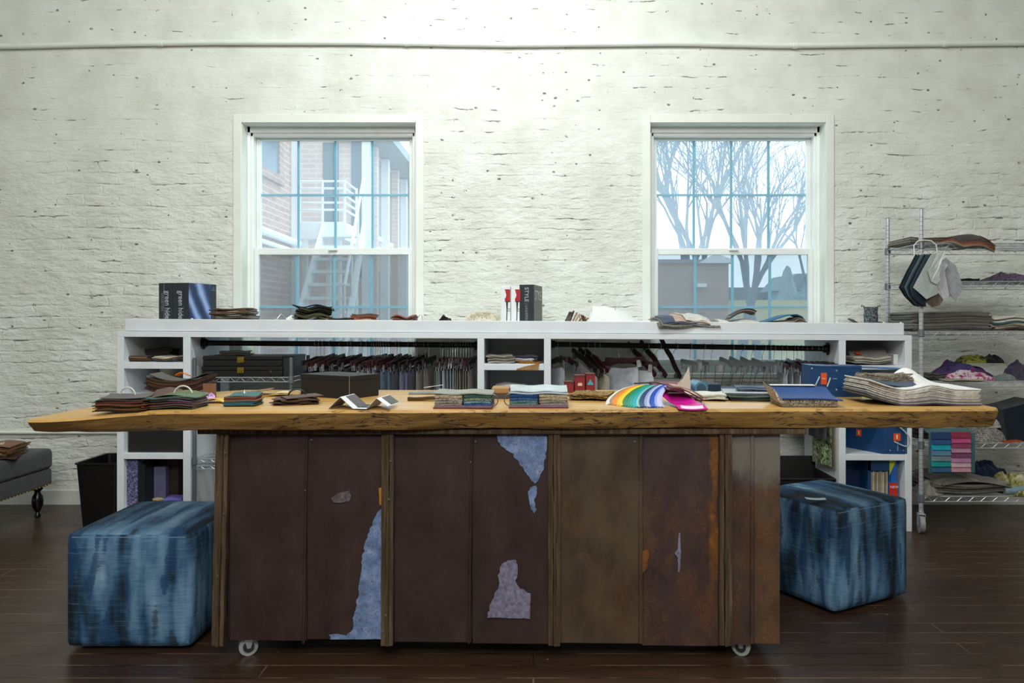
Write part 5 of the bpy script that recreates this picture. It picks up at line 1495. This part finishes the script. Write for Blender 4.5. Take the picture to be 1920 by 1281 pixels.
lettering('spine_lettering', 'STYLE', .034, LET, t, (-.056, -.0012, .236), (rad(90), rad(90), 0), .0004)
lettering('spine_small_lettering', '| UNDERSCORE', .022, plain('#8a9096', .5), t, (-.053, -.0012, .137), (rad(90), rad(90), 0), .0004)
lettering('side_lettering', 'STYLE', .085, LET, t, (.0022, .025, .160), (rad(90), 0, rad(90)), .0004)
# wood sample chain, foam, cloths
t = thing('wood_samples', 'ringed wood finish samples leaning in a row on the counter right of the dark box', 'wood samples', (TX(1042, 4.70), 4.70, ct(.2)), 0)
for k, (c, tilt, hgt) in enumerate((('#3a2c22', 24, .092), ('#4a3628', 22, .09), ('#32251d', 20, .096), ('#9a7a5c', 26, .088), ('#b39a7a', 30, .082), ('#8a5a24', 38, .072), ('#7a4e1c', 42, .07), ('#94602a', 46, .066), ('#d8d2c4', -16, .066), ('#4a2c1e', -20, .070), ('#3c2018', -24, .068))):
    MB().box((-.004, 0, 0), (.004, .07, hgt), .001, RY(tilt)).build('wood_chip', leather(c, .4), t, loc=(.050 + k * .0145, .002 * (k % 3), .003))
MB().sheet(.06, .09, .003, lambda u, v: .004 + .05 * max(0, u), 6, 6).build('paper_sheet', PAPER, t, True, loc=(.012, .05, 0))
MB().prism([(-.045, 0), (-.02, .024), (-.005, .028), (.03, 0)], 0, .06).build('dark_clip', plain('#3c3a36', .5), t)
x = TX(1165, 4.70)
t = thing('wadding_sheet', 'white sheet of wadding with a wire hanger hook lying on the counter', 'fabric', (x, 4.76, ct(x)), rad(-4))
def ws(u, v):
    prof = interp(u, [(-1, .085), (-.92, .110), (-.55, .112), (-.1, .098), (.35, .055), (.7, .018), (1, .004)])
    return (u * .185 + .0 * v, v * .09 + .02 * u, .004 + prof * (v + 1) / 2 + .010 * math.sin(u * 4) * (1 - (v + 1) / 2))
MB().sheet(1, 1, .010, ws, 24, 10).build('wadding', plain('#dfe2e0', .85, 0, .06, 30), t, True)
w = MB(); w.tube([(-.03, .06, .10), (-.028, .06, .128)] + arc((-.014, .06, .132), .016, 180, -30, 10), .0016, 6); w.tube([(.12, -.02, .03), (.20, -.03, .030), (.212, -.03, .022), (.17, -.03, .004)], .0016, 6)
w.build('wire_hanger', STEEL, t, True)
GRF = tweed('#9a978c', '#5f5d55', 300)
x = TX(1283, 4.66)
t = thing('fabric_swatches', 'grey and sand fabric swatches drooping over the counter edge below the right window', 'fabric swatches', (x, 4.67, ct(x) + .03), rad(6))
for k, (m_, dx, sx_) in enumerate(((cloth('#77746a'), 0, 1), (tweed('#8f8d80', '#55534c', 300), .01, .98), (GRF, .015, .95), (cloth('#6a6a70'), -.02, .8), (cloth('#4b566e'), -.05, .55), (cloth('#c2a898'), .03, .55), (cloth('#d6d4cc'), .05, .42))):
    def fn(u, v, k=k, sx_=sx_):
        return (u * .19 * sx_, v * .105, .0065 * k + .004 * math.sin(u * 5 + k) - .050 * max(0, -v - .25) ** 1.3 - .016 * max(0, u - .2) + .008 * max(0, v))
    MB().sheet(1, 1, .005, fn, 16, 10).build('swatch', m_, t, True, loc=(dx, 0, 0), rotz=rad(RND.uniform(-6, 6)))
x = TX(1382, 4.70)
t = thing('fabric_swatches', 'white fabric swatches with a dark brown folded piece on top, on the counter', 'fabric swatches', (x, 4.70, ct(x) + .028), rad(-4))
for k, (m_, sx_) in enumerate(((cloth('#c9c6bd'), 1), (cloth('#dad8d0'), .96), (cloth('#e2e0d8'), .92))):
    MB().sheet(.26 * sx_, .18, .005, lambda u, v: -.018 * max(0, -v) + .006 * math.sin(u * 4) + .006 * k, 14, 8).build('swatch', m_, t, True)
def fold(u, v):
    a = (u + 1) * 1.2; return (-.06 + .15 * (u + 1) / 2, v * .06, .016 + .042 * math.sin(a) ** 1.0)
for k, c in enumerate(('#3a3430', '#5a4638', '#8a8278', '#2a2726')):
    MB().sheet(1, 1, .006, fold, 16, 6).build('folded_swatch', cloth(c), t, True, loc=(.006 * k, .006 * k, .0065 * k))
x = TX(1460, 4.70)
t = thing('fabric_swatches', 'teal folded fabric swatches at the right end of the right window', 'fabric swatches', (x, 4.71, ct(x)), rad(3))
def tl(u, v):
    return (u * .145, v * .07, .006 + interp(u, [(-1, .0), (-.5, .022), (.2, .056), (.65, .064), (.9, .050), (1, .030)]))
for k, c in enumerate(('#8d8478', '#b3aa9c', '#6a5a4c', '#c2b9aa', '#57483c')):
    MB().sheet(1, 1, .005, lambda u, v, k=k: (u * .12 + .03, v * .07, .003 + .006 * k + interp(u, [(-1, 0), (.3, .012), (.7, .012), (1, -.0)])), 14, 6).build('swatch', cloth(c), t, True)
MB().sheet(1, 1, .006, tl, 18, 8).build('teal_swatch', cloth('#1a6d94', '#125476'), t, True, loc=(-.008, 0, .004))
for k, c in enumerate(('#6a5a4c', '#a39a8c', '#57483c')):
    MB().sheet(1, 1, .0045, lambda u, v, k=k: (.06 + .08 * (u + 1) / 2, v * .068 - .002, .034 - .004 * k + .022 * math.sin((u + 1) * 1.5)), 12, 6).build('rolled_swatch', cloth(c), t, True, loc=(.004 * k, -.003 * k, -.004 * k))
x = TX(1622, 4.72)
t = thing('leather_swatch', 'dark olive leather piece curling on the right end of the counter', 'leather swatch', (x, 4.70, ct(x) + .016), rad(-3))
MB().sheet(.19, .10, .006, lambda u, v: .012 * u * u + .020 * max(0, -u) ** 3 + .004 * v, 14, 6).build('swatch', leather('#2f2b20'), t, True)
x = TX(1638, 4.86)
t = thing('vase', 'small black speckled vase with curled rim behind the olive leather piece', 'vase', (x, 4.90, ct(x)), 0)
MB().lathe([(.034, 0), (.040, .02), (.043, .07), (.040, .105), (.044, .13), (.040, .13), (.036, .105), (.038, .02)], 20).build('body', print_cloth('#15171a', '#3a4044', '#8b9296', 120), t, True)
m_ = MB()
for s_ in (-1, 1): m_.tube([(s_ * .034, 0, .118), (s_ * .046, 0, .135), (s_ * .060, 0, .140), (s_ * .056, 0, .128)], .003, 6)
m_.build('curled_rim', IRON, t, True)
for k, px in enumerate((357, 899, 940, 1190, 1572, 1660, 1692)):
    x = TX(px, CY_)
    tag(MB().lathe([(.006, 0), (.007, .003), (.002, .006)], 10).build('push_pin', plain('#f2f5f6', .3), None, True, (x, CY_ + .0205, cz(x, 1.2565))), 'white push pin on the counter lip, %s from the left' % ORD[k], 'pin', 'push pins on the counter lip')
# ================================================================== chrome wire rack at the right
rk = thing('wire_shelving', 'tall chrome wire shelving unit on casters at the right, before the brick wall', 'shelving', (0, 0, 0))
FY, BYK = 4.545, 4.974
PX = TX(1727, FY); PX2 = PX + 1.22
SZ = (1.70, 1.475, 1.183, .888, .526, .212)
for x in (PX, PX2):
    for y in (FY, BYK):
        post(rk, x, y, .125, 1.902)
        for z in SZ: collar(rk, x, y, z)
        c = MB().box((-.012, -.012, .112), (.012, .012, .128), .003).build('caster', STEEL, rk, loc=(x, y, 0))
        MB().tube([(0, -.013, .051), (0, .013, .051)], .051, 26).build('wheel', plain('#8f9290', .5), c, True, rotz=rad(78))
        fk = MB()
        for s_ in (-1, 1): fk.prism([(-.022, .112), (.022, .112), (.016, .04), (-.012, .04)], s_ * .018 - .0016, s_ * .018 + .0016)
        fk.box((-.022, -.020, .108), (.022, .020, .113)); fk.build('fork', STEEL, c, rotz=rad(78))
for z in SZ: wire_shelf(rk, PX, PX2, FY, BYK, z, .030, .026, STEEL, .034)
S = [z + .0045 for z in SZ]


def rpile(name, label, cat, px, Y, lv, cols, w, d, th, rz=0, z=0.0, **k):
    return pile(name, label, cat, TX(px, Y), Y, S[lv] + z, cols, w, d, th, rz, **k)


def rheap(name, label, cat, px, Y, lv, w, d, h, seed, mat, rz=0, z=0.0, **k):
    return tag(heap(w, d, h, seed, **k).build(name, mat, None, True, (TX(px, Y), Y, S[lv] + z), rad(rz)), label, cat)


# top shelf: drab cloths and a fan of brown leather hanging over the front
t, hz = rpile('fabric_swatches', 'drab olive cloth swatches lying flat on the top shelf of the wire unit', 'fabric swatches', 1738, 4.80, 0, ['#5c594f', '#77746a', '#6a675c', '#8a867a', '#605c50'], .36, .26, .008, 6, mk=cloth, amp=.006, curl=.004)
x = TX(1812, 4.56)
t = thing('leather_swatches', 'brown and rust leather swatches drooping over the front of the top shelf', 'leather swatches', (x, 4.62, S[0]), rad(0))
for k, c in enumerate(('#8a7f70', '#9a5a34', '#6a4a38', '#7a3e22', '#4a3630', '#3a2c2a', '#332826')):
    def fn(u, v, k=k):
        return (u * .095 + .02 * v * -1, v * .15 - .01, .004 + .006 * k + .010 * math.cos(u * 1.6) - .060 * max(0, -v - .30) ** 1.2 - .030 * max(0, u) ** 2)
    MB().sheet(1, 1, .005, fn, 14, 12).build('leather_sample', leather(c), t, True, loc=(.010 * k - .02, .004 * k, 0), rotz=rad(-4 * k + 8))
MB().sheet(1, 1, .004, lambda u, v: ((.085 + .045 * (u + 1) / 2), v * .12 - .02, .040 - .035 * (u + 1) / 2 - .05 * max(0, -v - .3)), 6, 8).build('leather_sample', leather('#8a4a24'), t, True)
# bundle hanging from the front post
t = thing('sample_bundle', 'bundle of navy, white and grey fabric samples hanging from the front post', 'fabric samples', (PX, FY - .028, 0), 0)
zt = TZ(452, FY)
MB().tube([(-.055, -.004, zt - .09), (-.058, -.004, zt - .03), (-.035, -.002, zt - .004), (0, .0, zt + .002), (.045, 0, zt - .002), (.072, -.004, zt - .025), (.078, -.006, zt - .075)], .0035, 8).build('hanging_loop', plain('#d8dad4', .5), t, True)
def leafp(poly, dy, mat, nm, yaw=0.0, bend=.02):
    P = [(TX(a, FY) - PX, TZ(b, FY)) for a, b in poly]
    cx_ = sum(p[0] for p in P) / len(P)
    # thick soft panel: front and back outlines, slightly bowed
    m = MB(); n = len(P); vs = []
    for s_ in (0, 1):
        for (x_, z_) in P: vs.append((x_, dy + s_ * .004 + yaw * (x_ - cx_) + bend * math.sin((z_ - zt) * 14), z_))
    fs = [tuple(range(n)), tuple(range(2 * n - 1, n - 1, -1))] + [(i, i + n, (i + 1) % n + n, (i + 1) % n) for i in range(n)]
    m.add(vs, fs); return m.build(nm, mat, t)
nv = ['#1c2c3c', '#27394a', '#6f8a96', '#1a2836', '#3a5466', '#223244']
for k, c in enumerate(nv):
    o = k * 4
    leafp([(1712 - 2 + o, 478), (1722 + o, 484), (1700 + o, 545), (1712 + o * .8, 562), (1727, 576), (1712, 573 - k), (1690 + o * .5, 556), (1675 + o, 540), (1688 + o, 512)], -.008 - .010 * k, cloth(c), 'fabric_sample', .5)
leafp([(1724, 482), (1740, 476), (1748, 500), (1742, 530), (1745, 552), (1722, 562), (1694, 541), (1708, 510)], -.082, cloth('#c9d3cf', '#b3bfba'), 'fabric_sample', .2)
leafp([(1735, 478), (1748, 474), (1751, 478), (1738, 506), (1744, 528), (1738, 535), (1726, 530), (1716, 510), (1722, 505)], -.094, cloth('#dfe5e1', '#c6cfca'), 'fabric_sample', .2)
leafp([(1742, 500), (1756, 486), (1772, 500), (1789, 541), (1778, 564), (1758, 545), (1742, 520)], -.060, cloth('#a9aab0', '#92939a'), 'fabric_sample', -.3)
leafp([(1745, 490), (1757, 500), (1752, 510), (1764, 555), (1754, 562), (1742, 530)], -.074, cloth('#c2c3c6', '#aaacb0'), 'fabric_sample', -.3)
leafp([(1722, 562), (1745, 545), (1757, 563), (1750, 574), (1738, 577)], -.052, cloth('#6a6258', '#544c44'), 'fabric_sample', -.2)
# second shelf
rheap('fabric_swatches', 'crumpled lilac grey fabric on the second shelf of the wire unit', 'fabric', 1895, 4.74, 1, .34, .24, .075, 31, tweed('#6a6276', '#453f50', 160))
rpile('fabric_swatches', 'thin dark fabric strips near the middle of the second shelf', 'fabric swatches', 1806, 4.76, 1, ['#3a3834', '#57544c', '#2d2b28'], .12, .14, .006, 4, mk=cloth, amp=.006)
# third shelf
rpile('felt_sheets', 'tall stack of grey felt sheets on the third shelf', 'felt sheets', 1760, 4.735, 2, ['#5f5d5a', '#77746f', '#6a6763', '#85827c', '#5c5a57', '#73706b', '#66635f', '#8a867f', '#605e5a', '#7a7771', '#6e6b66'], .47, .30, .0096, 0, mk=cloth, jit=.008, rj=1.2, amp=.008, part='felt_sheet')
t, hz = rpile('fabric_swatches', 'cream and teal fabric swatches right of the grey felt stack', 'fabric swatches', 1890, 4.72, 2, ['#5a4a38', '#c9c6ba', '#a39a86', '#b9b6aa', '#3f6a66', '#d6d4ca', '#c2beb0', '#dcdad2'], .32, .26, .0092, -3, mk=cloth, amp=.014, jit=.014, rj=6)
# fourth shelf
rheap('fabric_swatches', 'heap of purple and navy printed fabric on the fourth shelf', 'fabric', 1800, 4.74, 3, .38, .28, .125, 41, print_cloth('#2b2140', '#3c3a63', '#58305f', 14))
rheap('fabric_swatches', 'magenta and white scarf lying in front of the purple heap', 'fabric', 1815, 4.60, 3, .30, .09, .060, 44, print_cloth('#7a1d4a', '#c9c2c8', '#8f2a5a', 22))
rheap('fabric_swatches', 'yellow green printed cloth on top of the purple heap', 'fabric', 1825, 4.76, 3, .22, .14, .055, 47, print_cloth('#3a4020', '#8a8a3a', '#23301f', 22), 10, .095)
rheap('fabric_swatches', 'black cloth on the top right of the purple heap', 'fabric', 1858, 4.74, 3, .13, .12, .055, 49, cloth('#16171a'), 0, .095)
rheap('fabric_swatches', 'dark mauve cloth at the right end of the fourth shelf', 'fabric', 1910, 4.70, 3, .15, .22, .13, 51, cloth('#4b4457', '#352f40'))
rpile('paper_sheets', 'beige paper sheet whose corner hangs under the magenta scarf', 'paper', 1795, 4.60, 3, ['#a39c8b', '#b5ae9c', '#948d7c'] * 1, .24, .16, .003, 8, mk=plain, part='sheet', z=-.0)
rheap('fabric_swatches', 'mint green cloth lying low on the fourth shelf right of the scarf', 'fabric', 1880, 4.62, 3, .14, .12, .04, 53, cloth('#6f7f7a', '#58665f'))
rpile('fabric_swatches', 'dark samples at the left end of the fourth shelf beside the post', 'fabric swatches', 1745, 4.66, 3, ['#2b2a28', '#3a3836', '#55524c', '#2a2826'], .10, .16, .008, 4, mk=cloth, amp=.005)
# fifth shelf
rheap('fabric_swatches', 'grey wool fabrics folded on the fifth shelf below the table end', 'fabric', 1842, 4.66, 4, .28, .22, .10, 61, tweed('#8d8a86', '#55534f', 200))
rheap('fabric_swatches', 'pale grey wool scarf heaped on the grey wool fabrics', 'fabric', 1862, 4.70, 4, .18, .16, .075, 63, tweed('#a5a199', '#77736b', 200), 12, .075)
t = thing('cloth_bag', 'dark navy cloth bag standing at the right end of the fifth shelf', 'bag', (TX(1915, 4.62), 4.62, S[4]))
mm = MB(); mm.prism([(-.115, 0), (.13, 0), (.15, .23), (.06, .245), (-.04, .215), (-.145, .19), (-.13, .12)], -.05, .16); mm.build('body', cloth('#10202c', '#0a161f'), t)
for px, lab in ((1805, 'orange leather strip at the front of the fifth shelf, left of the wool'), (1893, 'orange leather strip at the front of the fifth shelf under the navy bag')):
    tag(MB().sheet(.11, .05, .010, lambda u, v: .002 * math.sin(u * 3), 8, 4).build('leather_swatch', leather('#a14a22'), None, True, (TX(px, 4.57), 4.565, S[4])), lab, 'leather swatch')
rpile('fabric_swatches', 'dark red fabric swatches behind the colour card on the fifth shelf', 'fabric swatches', 1800, 4.70, 4, ['#5a2c2a', '#6a3a34', '#4c2422', '#73443c', '#8a8a88'], .20, .18, .010, 3, mk=cloth, amp=.006)
rpile('fabric_swatches', 'dark grey samples at the left end of the fifth shelf by the post', 'fabric swatches', 1722, 4.78, 4, ['#3a3836', '#77757a', '#2d2c2b', '#4a4846', '#333130'], .16, .20, .012, 3, mk=cloth, amp=.005)
# colour card hanging over the front rail
t = thing('colour_sample_card', 'teal card with rows of blue and pink fabric tabs hanging from the fifth shelf', 'sample card', (TX(1778, 4.52), 4.515, S[4] + .012))
MB().sheet(1, 1, .003, lambda u, v: (u * .135 + .012, interp(v, [(-1, -.010), (.7, -.012), (1, .08)]), interp(v, [(-1, -.185), (.7, .045), (1, .062)])), 8, 14).build('backing_card', cloth('#3f6a6e', '#33585c'), t, True)
bl = ['#22406a', '#2f5282', '#1b9ab0', '#5b7f9c', '#6f7f86', '#178a88', '#2f5a78']; pk = ['#8a2f44', '#b8507f', '#8f3f5e', '#b3829a', '#75405f', '#a8799a', '#c9a0ac', '#b98a98']
for cols_, xa, n in ((bl, -.056, 7), (pk, .060, 8)):
    hh = .225 / n
    for k, c in enumerate(cols_):
        z1 = .052 - k * hh
        def fn(u, v, z1=z1, hh=hh):
            s = (1 - v) / 2; return (u * .057, -.016 - .010 * s, z1 - s * hh * 1.10)
        MB().sheet(1, 1, .003, fn, 5, 5).build('fabric_tab', cloth(c), t, True, loc=(xa, 0, 0))
# bottom shelf
rpile('felt_sheets', 'large grey felt sheets lying on the bottom shelf, nearest the post', 'felt sheets', 1790, 4.74, 5, ['#5d5a55', '#6f6b65', '#5a5752', '#7c7870', '#66625c', '#8a857c'], .44, .36, .010, 6, mk=cloth, amp=.012, jit=.02, rj=5, part='felt_sheet')
mm = MB().sheet(1, 1, .004, lambda u, v: (u * .21, v * .17, .078 + .03 * math.cos(u * 1.5 + .3) - .006 * max(0, -v) + .006 * v), 14, 10)
t = tag(mm.build('felt_sheet', cloth('#77736b', '#5f5b54'), None, True, (TX(1800, 4.70), 4.70, S[5] - .012), rad(4)), 'curved grey felt sheet with a cream band on the bottom shelf pile', 'felt sheet')
MB().sheet(1, 1, .002, lambda u, v: (-.02 + u * .014 - .02 * v, v * .165, .0825 + .03 * math.cos(.27) - .006 * max(0, -v) + .006 * v), 3, 10).build('cream_band', cloth('#aaa38f'), t, True)
rheap('fabric_swatches', 'navy blue cloth heap on the bottom shelf behind the felt', 'fabric', 1845, 4.84, 5, .32, .18, .20, 71, cloth('#1e2c48', '#141e33'))
rheap('fabric_swatches', 'olive and cream cloths rolled at the right end of the bottom shelf', 'fabric', 1898, 4.66, 5, .20, .26, .15, 73, print_cloth('#4a4a22', '#8f8a52', '#b9b69a', 16), ridges=4.0)
tag(MB().tube([(0, 0, 0), (.06, -.005, .004), (.12, .0, .012)], .022, 16).build('rolled_swatch', cloth('#7f96a0', '#66808a'), None, True, (TX(1886, 4.55), 4.565, S[5] + .024)), 'pale blue rolled cloth at the front of the bottom shelf', 'fabric')
rheap('fabric_swatches', 'light grey crumpled cloth at the left end of the bottom shelf', 'fabric', 1742, 4.62, 5, .16, .16, .09, 75, cloth('#8a867e', '#6f6b64'))

# ================================================================== bench and waste bin at the left
bn = thing('tufted_bench', 'dark grey upholstered bench with turned black legs at the left edge', 'bench', (-3.36, 4.96, 0))
mm = MB().box((-.30, -1.35, .30), (.29, 0, .432), .035, seg=4); mm.build('seat_cushion', cloth('#4a4a4e', '#3a3a3e', 380), bn, True)
mm = MB().box((-.295, -1.345, .195), (.282, -.006, .305), .018, seg=3); mm.build('seat_base', cloth('#46464a', '#37373b', 380), bn, True)
mm = MB()
for k in range(44): mm.lathe([(.0042, 0), (.003, .003), (.001, .004)], 8, xf=T((.283, -.02 - k * .03, .203)) @ RY(90))
o = mm.build('nailhead_trim', BRASS, bn); o['kind'] = 'stuff'
for x in (-.24, .225):
    for y in (-1.28, -.07):
        MB().lathe([(.010, 0), (.018, .006), (.019, .018), (.012, .028), (.010, .034), (.020, .050), (.030, .075), (.034, .105), (.030, .135), (.018, .155), (.016, .165), (.030, .178), (.032, .196)], 20).build('leg', plain('#0d0c0c', .25), bn, True, loc=(x, y, 0))
def bench(px, py, z): Y = (EYE - z) * FPX / (py - VY); return TX(px, Y), Y
t, hz = pile('leather_swatches', 'brown leather swatches tied with a white cord on the grey bench', 'leather swatches', -3.17, 4.62, .4335, ['#4a2f1c', '#6a4a28', '#3a2616', '#7a5a34', '#52371f', '#6b4a2a', '#845f36', '#5a3c22'], .17, .24, .0078, 12, jit=.02, rj=10, amp=.008)
MB().sheet(.18, .22, .004, lambda u, v: .004 + .012 * math.cos(u * 1.6), 10, 8).build('top_swatch', leather('#7a5638'), t, True, loc=(-.01, 0, hz))
MB().tube([(.03, -.125, -.0), (.032, -.118, hz * .6), (.02, -.05, hz + .016), (.0, .02, hz + .022), (.012, -.05, hz + .024), (.04, -.115, hz * .5), (.045, -.122, .004)], .004, 8).build('white_cord', plain('#d6d2c6', .7), t, True)
pile('leather_swatches', 'green leather swatches at the picture edge on the grey bench', 'leather swatches', -3.16, 4.36, .4335, ['#22301f', '#35502f', '#2a3c26', '#3f5c38', '#5a4a30'], .15, .16, .007, 30, jit=.012, rj=10, amp=.006)
bi = thing('waste_bin', 'black plastic waste bin on the floor left of the white counter', 'bin', (TX(137, 4.60) + .135, 4.605, 0))
m = MB(); n = 10
def rr_(w, d, r, z, y0=0):
    out = []
    for cx_, cy2, a0 in ((w / 2 - r, d - r, 0), (-w / 2 + r, d - r, 90), (-w / 2 + r, r, 180), (w / 2 - r, r, 270)):
        for k in range(5): a = rad(a0 + 22.5 * k); out.append((cx_ + r * math.cos(a), y0 + cy2 + r * math.sin(a), z))
    return out
loops = [rr_(.205, .30, .02, .0, .025), rr_(.255, .35, .025, .385, 0), rr_(.272, .366, .028, .388, -.008), rr_(.272, .366, .028, .397, -.008), rr_(.245, .340, .022, .395, .005), rr_(.197, .29, .018, .012, .03)]
vs = [p for l in loops for p in l]; K = len(loops[0]); fs = []
for i in range(len(loops) - 1):
    for k in range(K): fs.append((i * K + k, i * K + (k + 1) % K, (i + 1) * K + (k + 1) % K, (i + 1) * K + k))
fs += [tuple(range(K)), tuple((len(loops) - 1) * K + k for k in range(K))]
m.add(vs[:], fs)
body = m.build('bin_body', plain('#0e0e0f', .35, 0, .1), bi, True)

# ================================================================== light and camera
W = bpy.data.worlds.new('overcast sky'); SC.world = W; W.use_nodes = True
nt = W.node_tree; nt.nodes.clear()
o = nt.nodes.new('ShaderNodeOutputWorld'); bg = nt.nodes.new('ShaderNodeBackground'); nt.links.new(bg.outputs[0], o.inputs[0])
tc = nt.nodes.new('ShaderNodeTexCoord'); nz = nt.nodes.new('ShaderNodeTexNoise'); nz.inputs['Scale'].default_value = 3.0
rp = nt.nodes.new('ShaderNodeValToRGB'); rp.color_ramp.elements[0].color = (.80, .90, 1, 1); rp.color_ramp.elements[1].color = (1, 1, 1, 1)
nt.links.new(tc.outputs['Generated'], nz.inputs['Vector']); nt.links.new(nz.outputs['Fac'], rp.inputs[0]); nt.links.new(rp.outputs[0], bg.inputs[0])
bg.inputs[1].default_value = 3.3


def area(name, loc, target, sx, sy, power, col):
    l = bpy.data.lights.new(name, 'AREA'); l.shape = 'RECTANGLE'; l.size = sx; l.size_y = sy; l.energy = power; l.color = col
    ob = bpy.data.objects.new(name, l); COL.objects.link(ob); ob.location = loc
    ob.rotation_euler = (Vector(target) - Vector(loc)).to_track_quat('-Z', 'Y').to_euler()
    return ob


area('ceiling_lamp_and_fill', (-.35, 2.85, 4.15), (-.35, 4.6, 2.0), 1.7, .5, 88, (.93, 1, .98))
area('ceiling_lamp_and_fill', (0, -2.4, 3.9), (0, 2.6, .5), 3.0, .9, 155, (1, .985, .96))  # unseen fill light added behind the camera to brighten the table front
area('ceiling_lamp_and_fill', (0, .2, 4.15), (0, 1.6, 0), 3.4, .8, 58, (1, .985, .96))  # unseen overhead fill, added to lift the foreground

cam = bpy.data.cameras.new('camera'); co = bpy.data.objects.new('camera', cam); COL.objects.link(co)
co.location = (0, 0, EYE); co.rotation_euler = (rad(90), 0, 0)
cam.sensor_fit = 'HORIZONTAL'; cam.sensor_width = 36; cam.lens = FPX / 1920 * 36
cam.shift_x = (960 - VX) / 1920; cam.shift_y = (VY - 640.5) / 1920
cam.clip_start = .05; cam.clip_end = 200
SC.camera = co
SC.view_settings.view_transform = 'Standard'; SC.view_settings.look = 'None'
SC.view_settings.exposure = 0.0; SC.view_settings.gamma = 1.0; SC.view_settings.use_curve_mapping = False
SC.cycles.max_bounces = 8; SC.cycles.transparent_max_bounces = 16
SC.cycles.use_denoising = True
SC.cycles.sample_clamp_indirect = 6.0
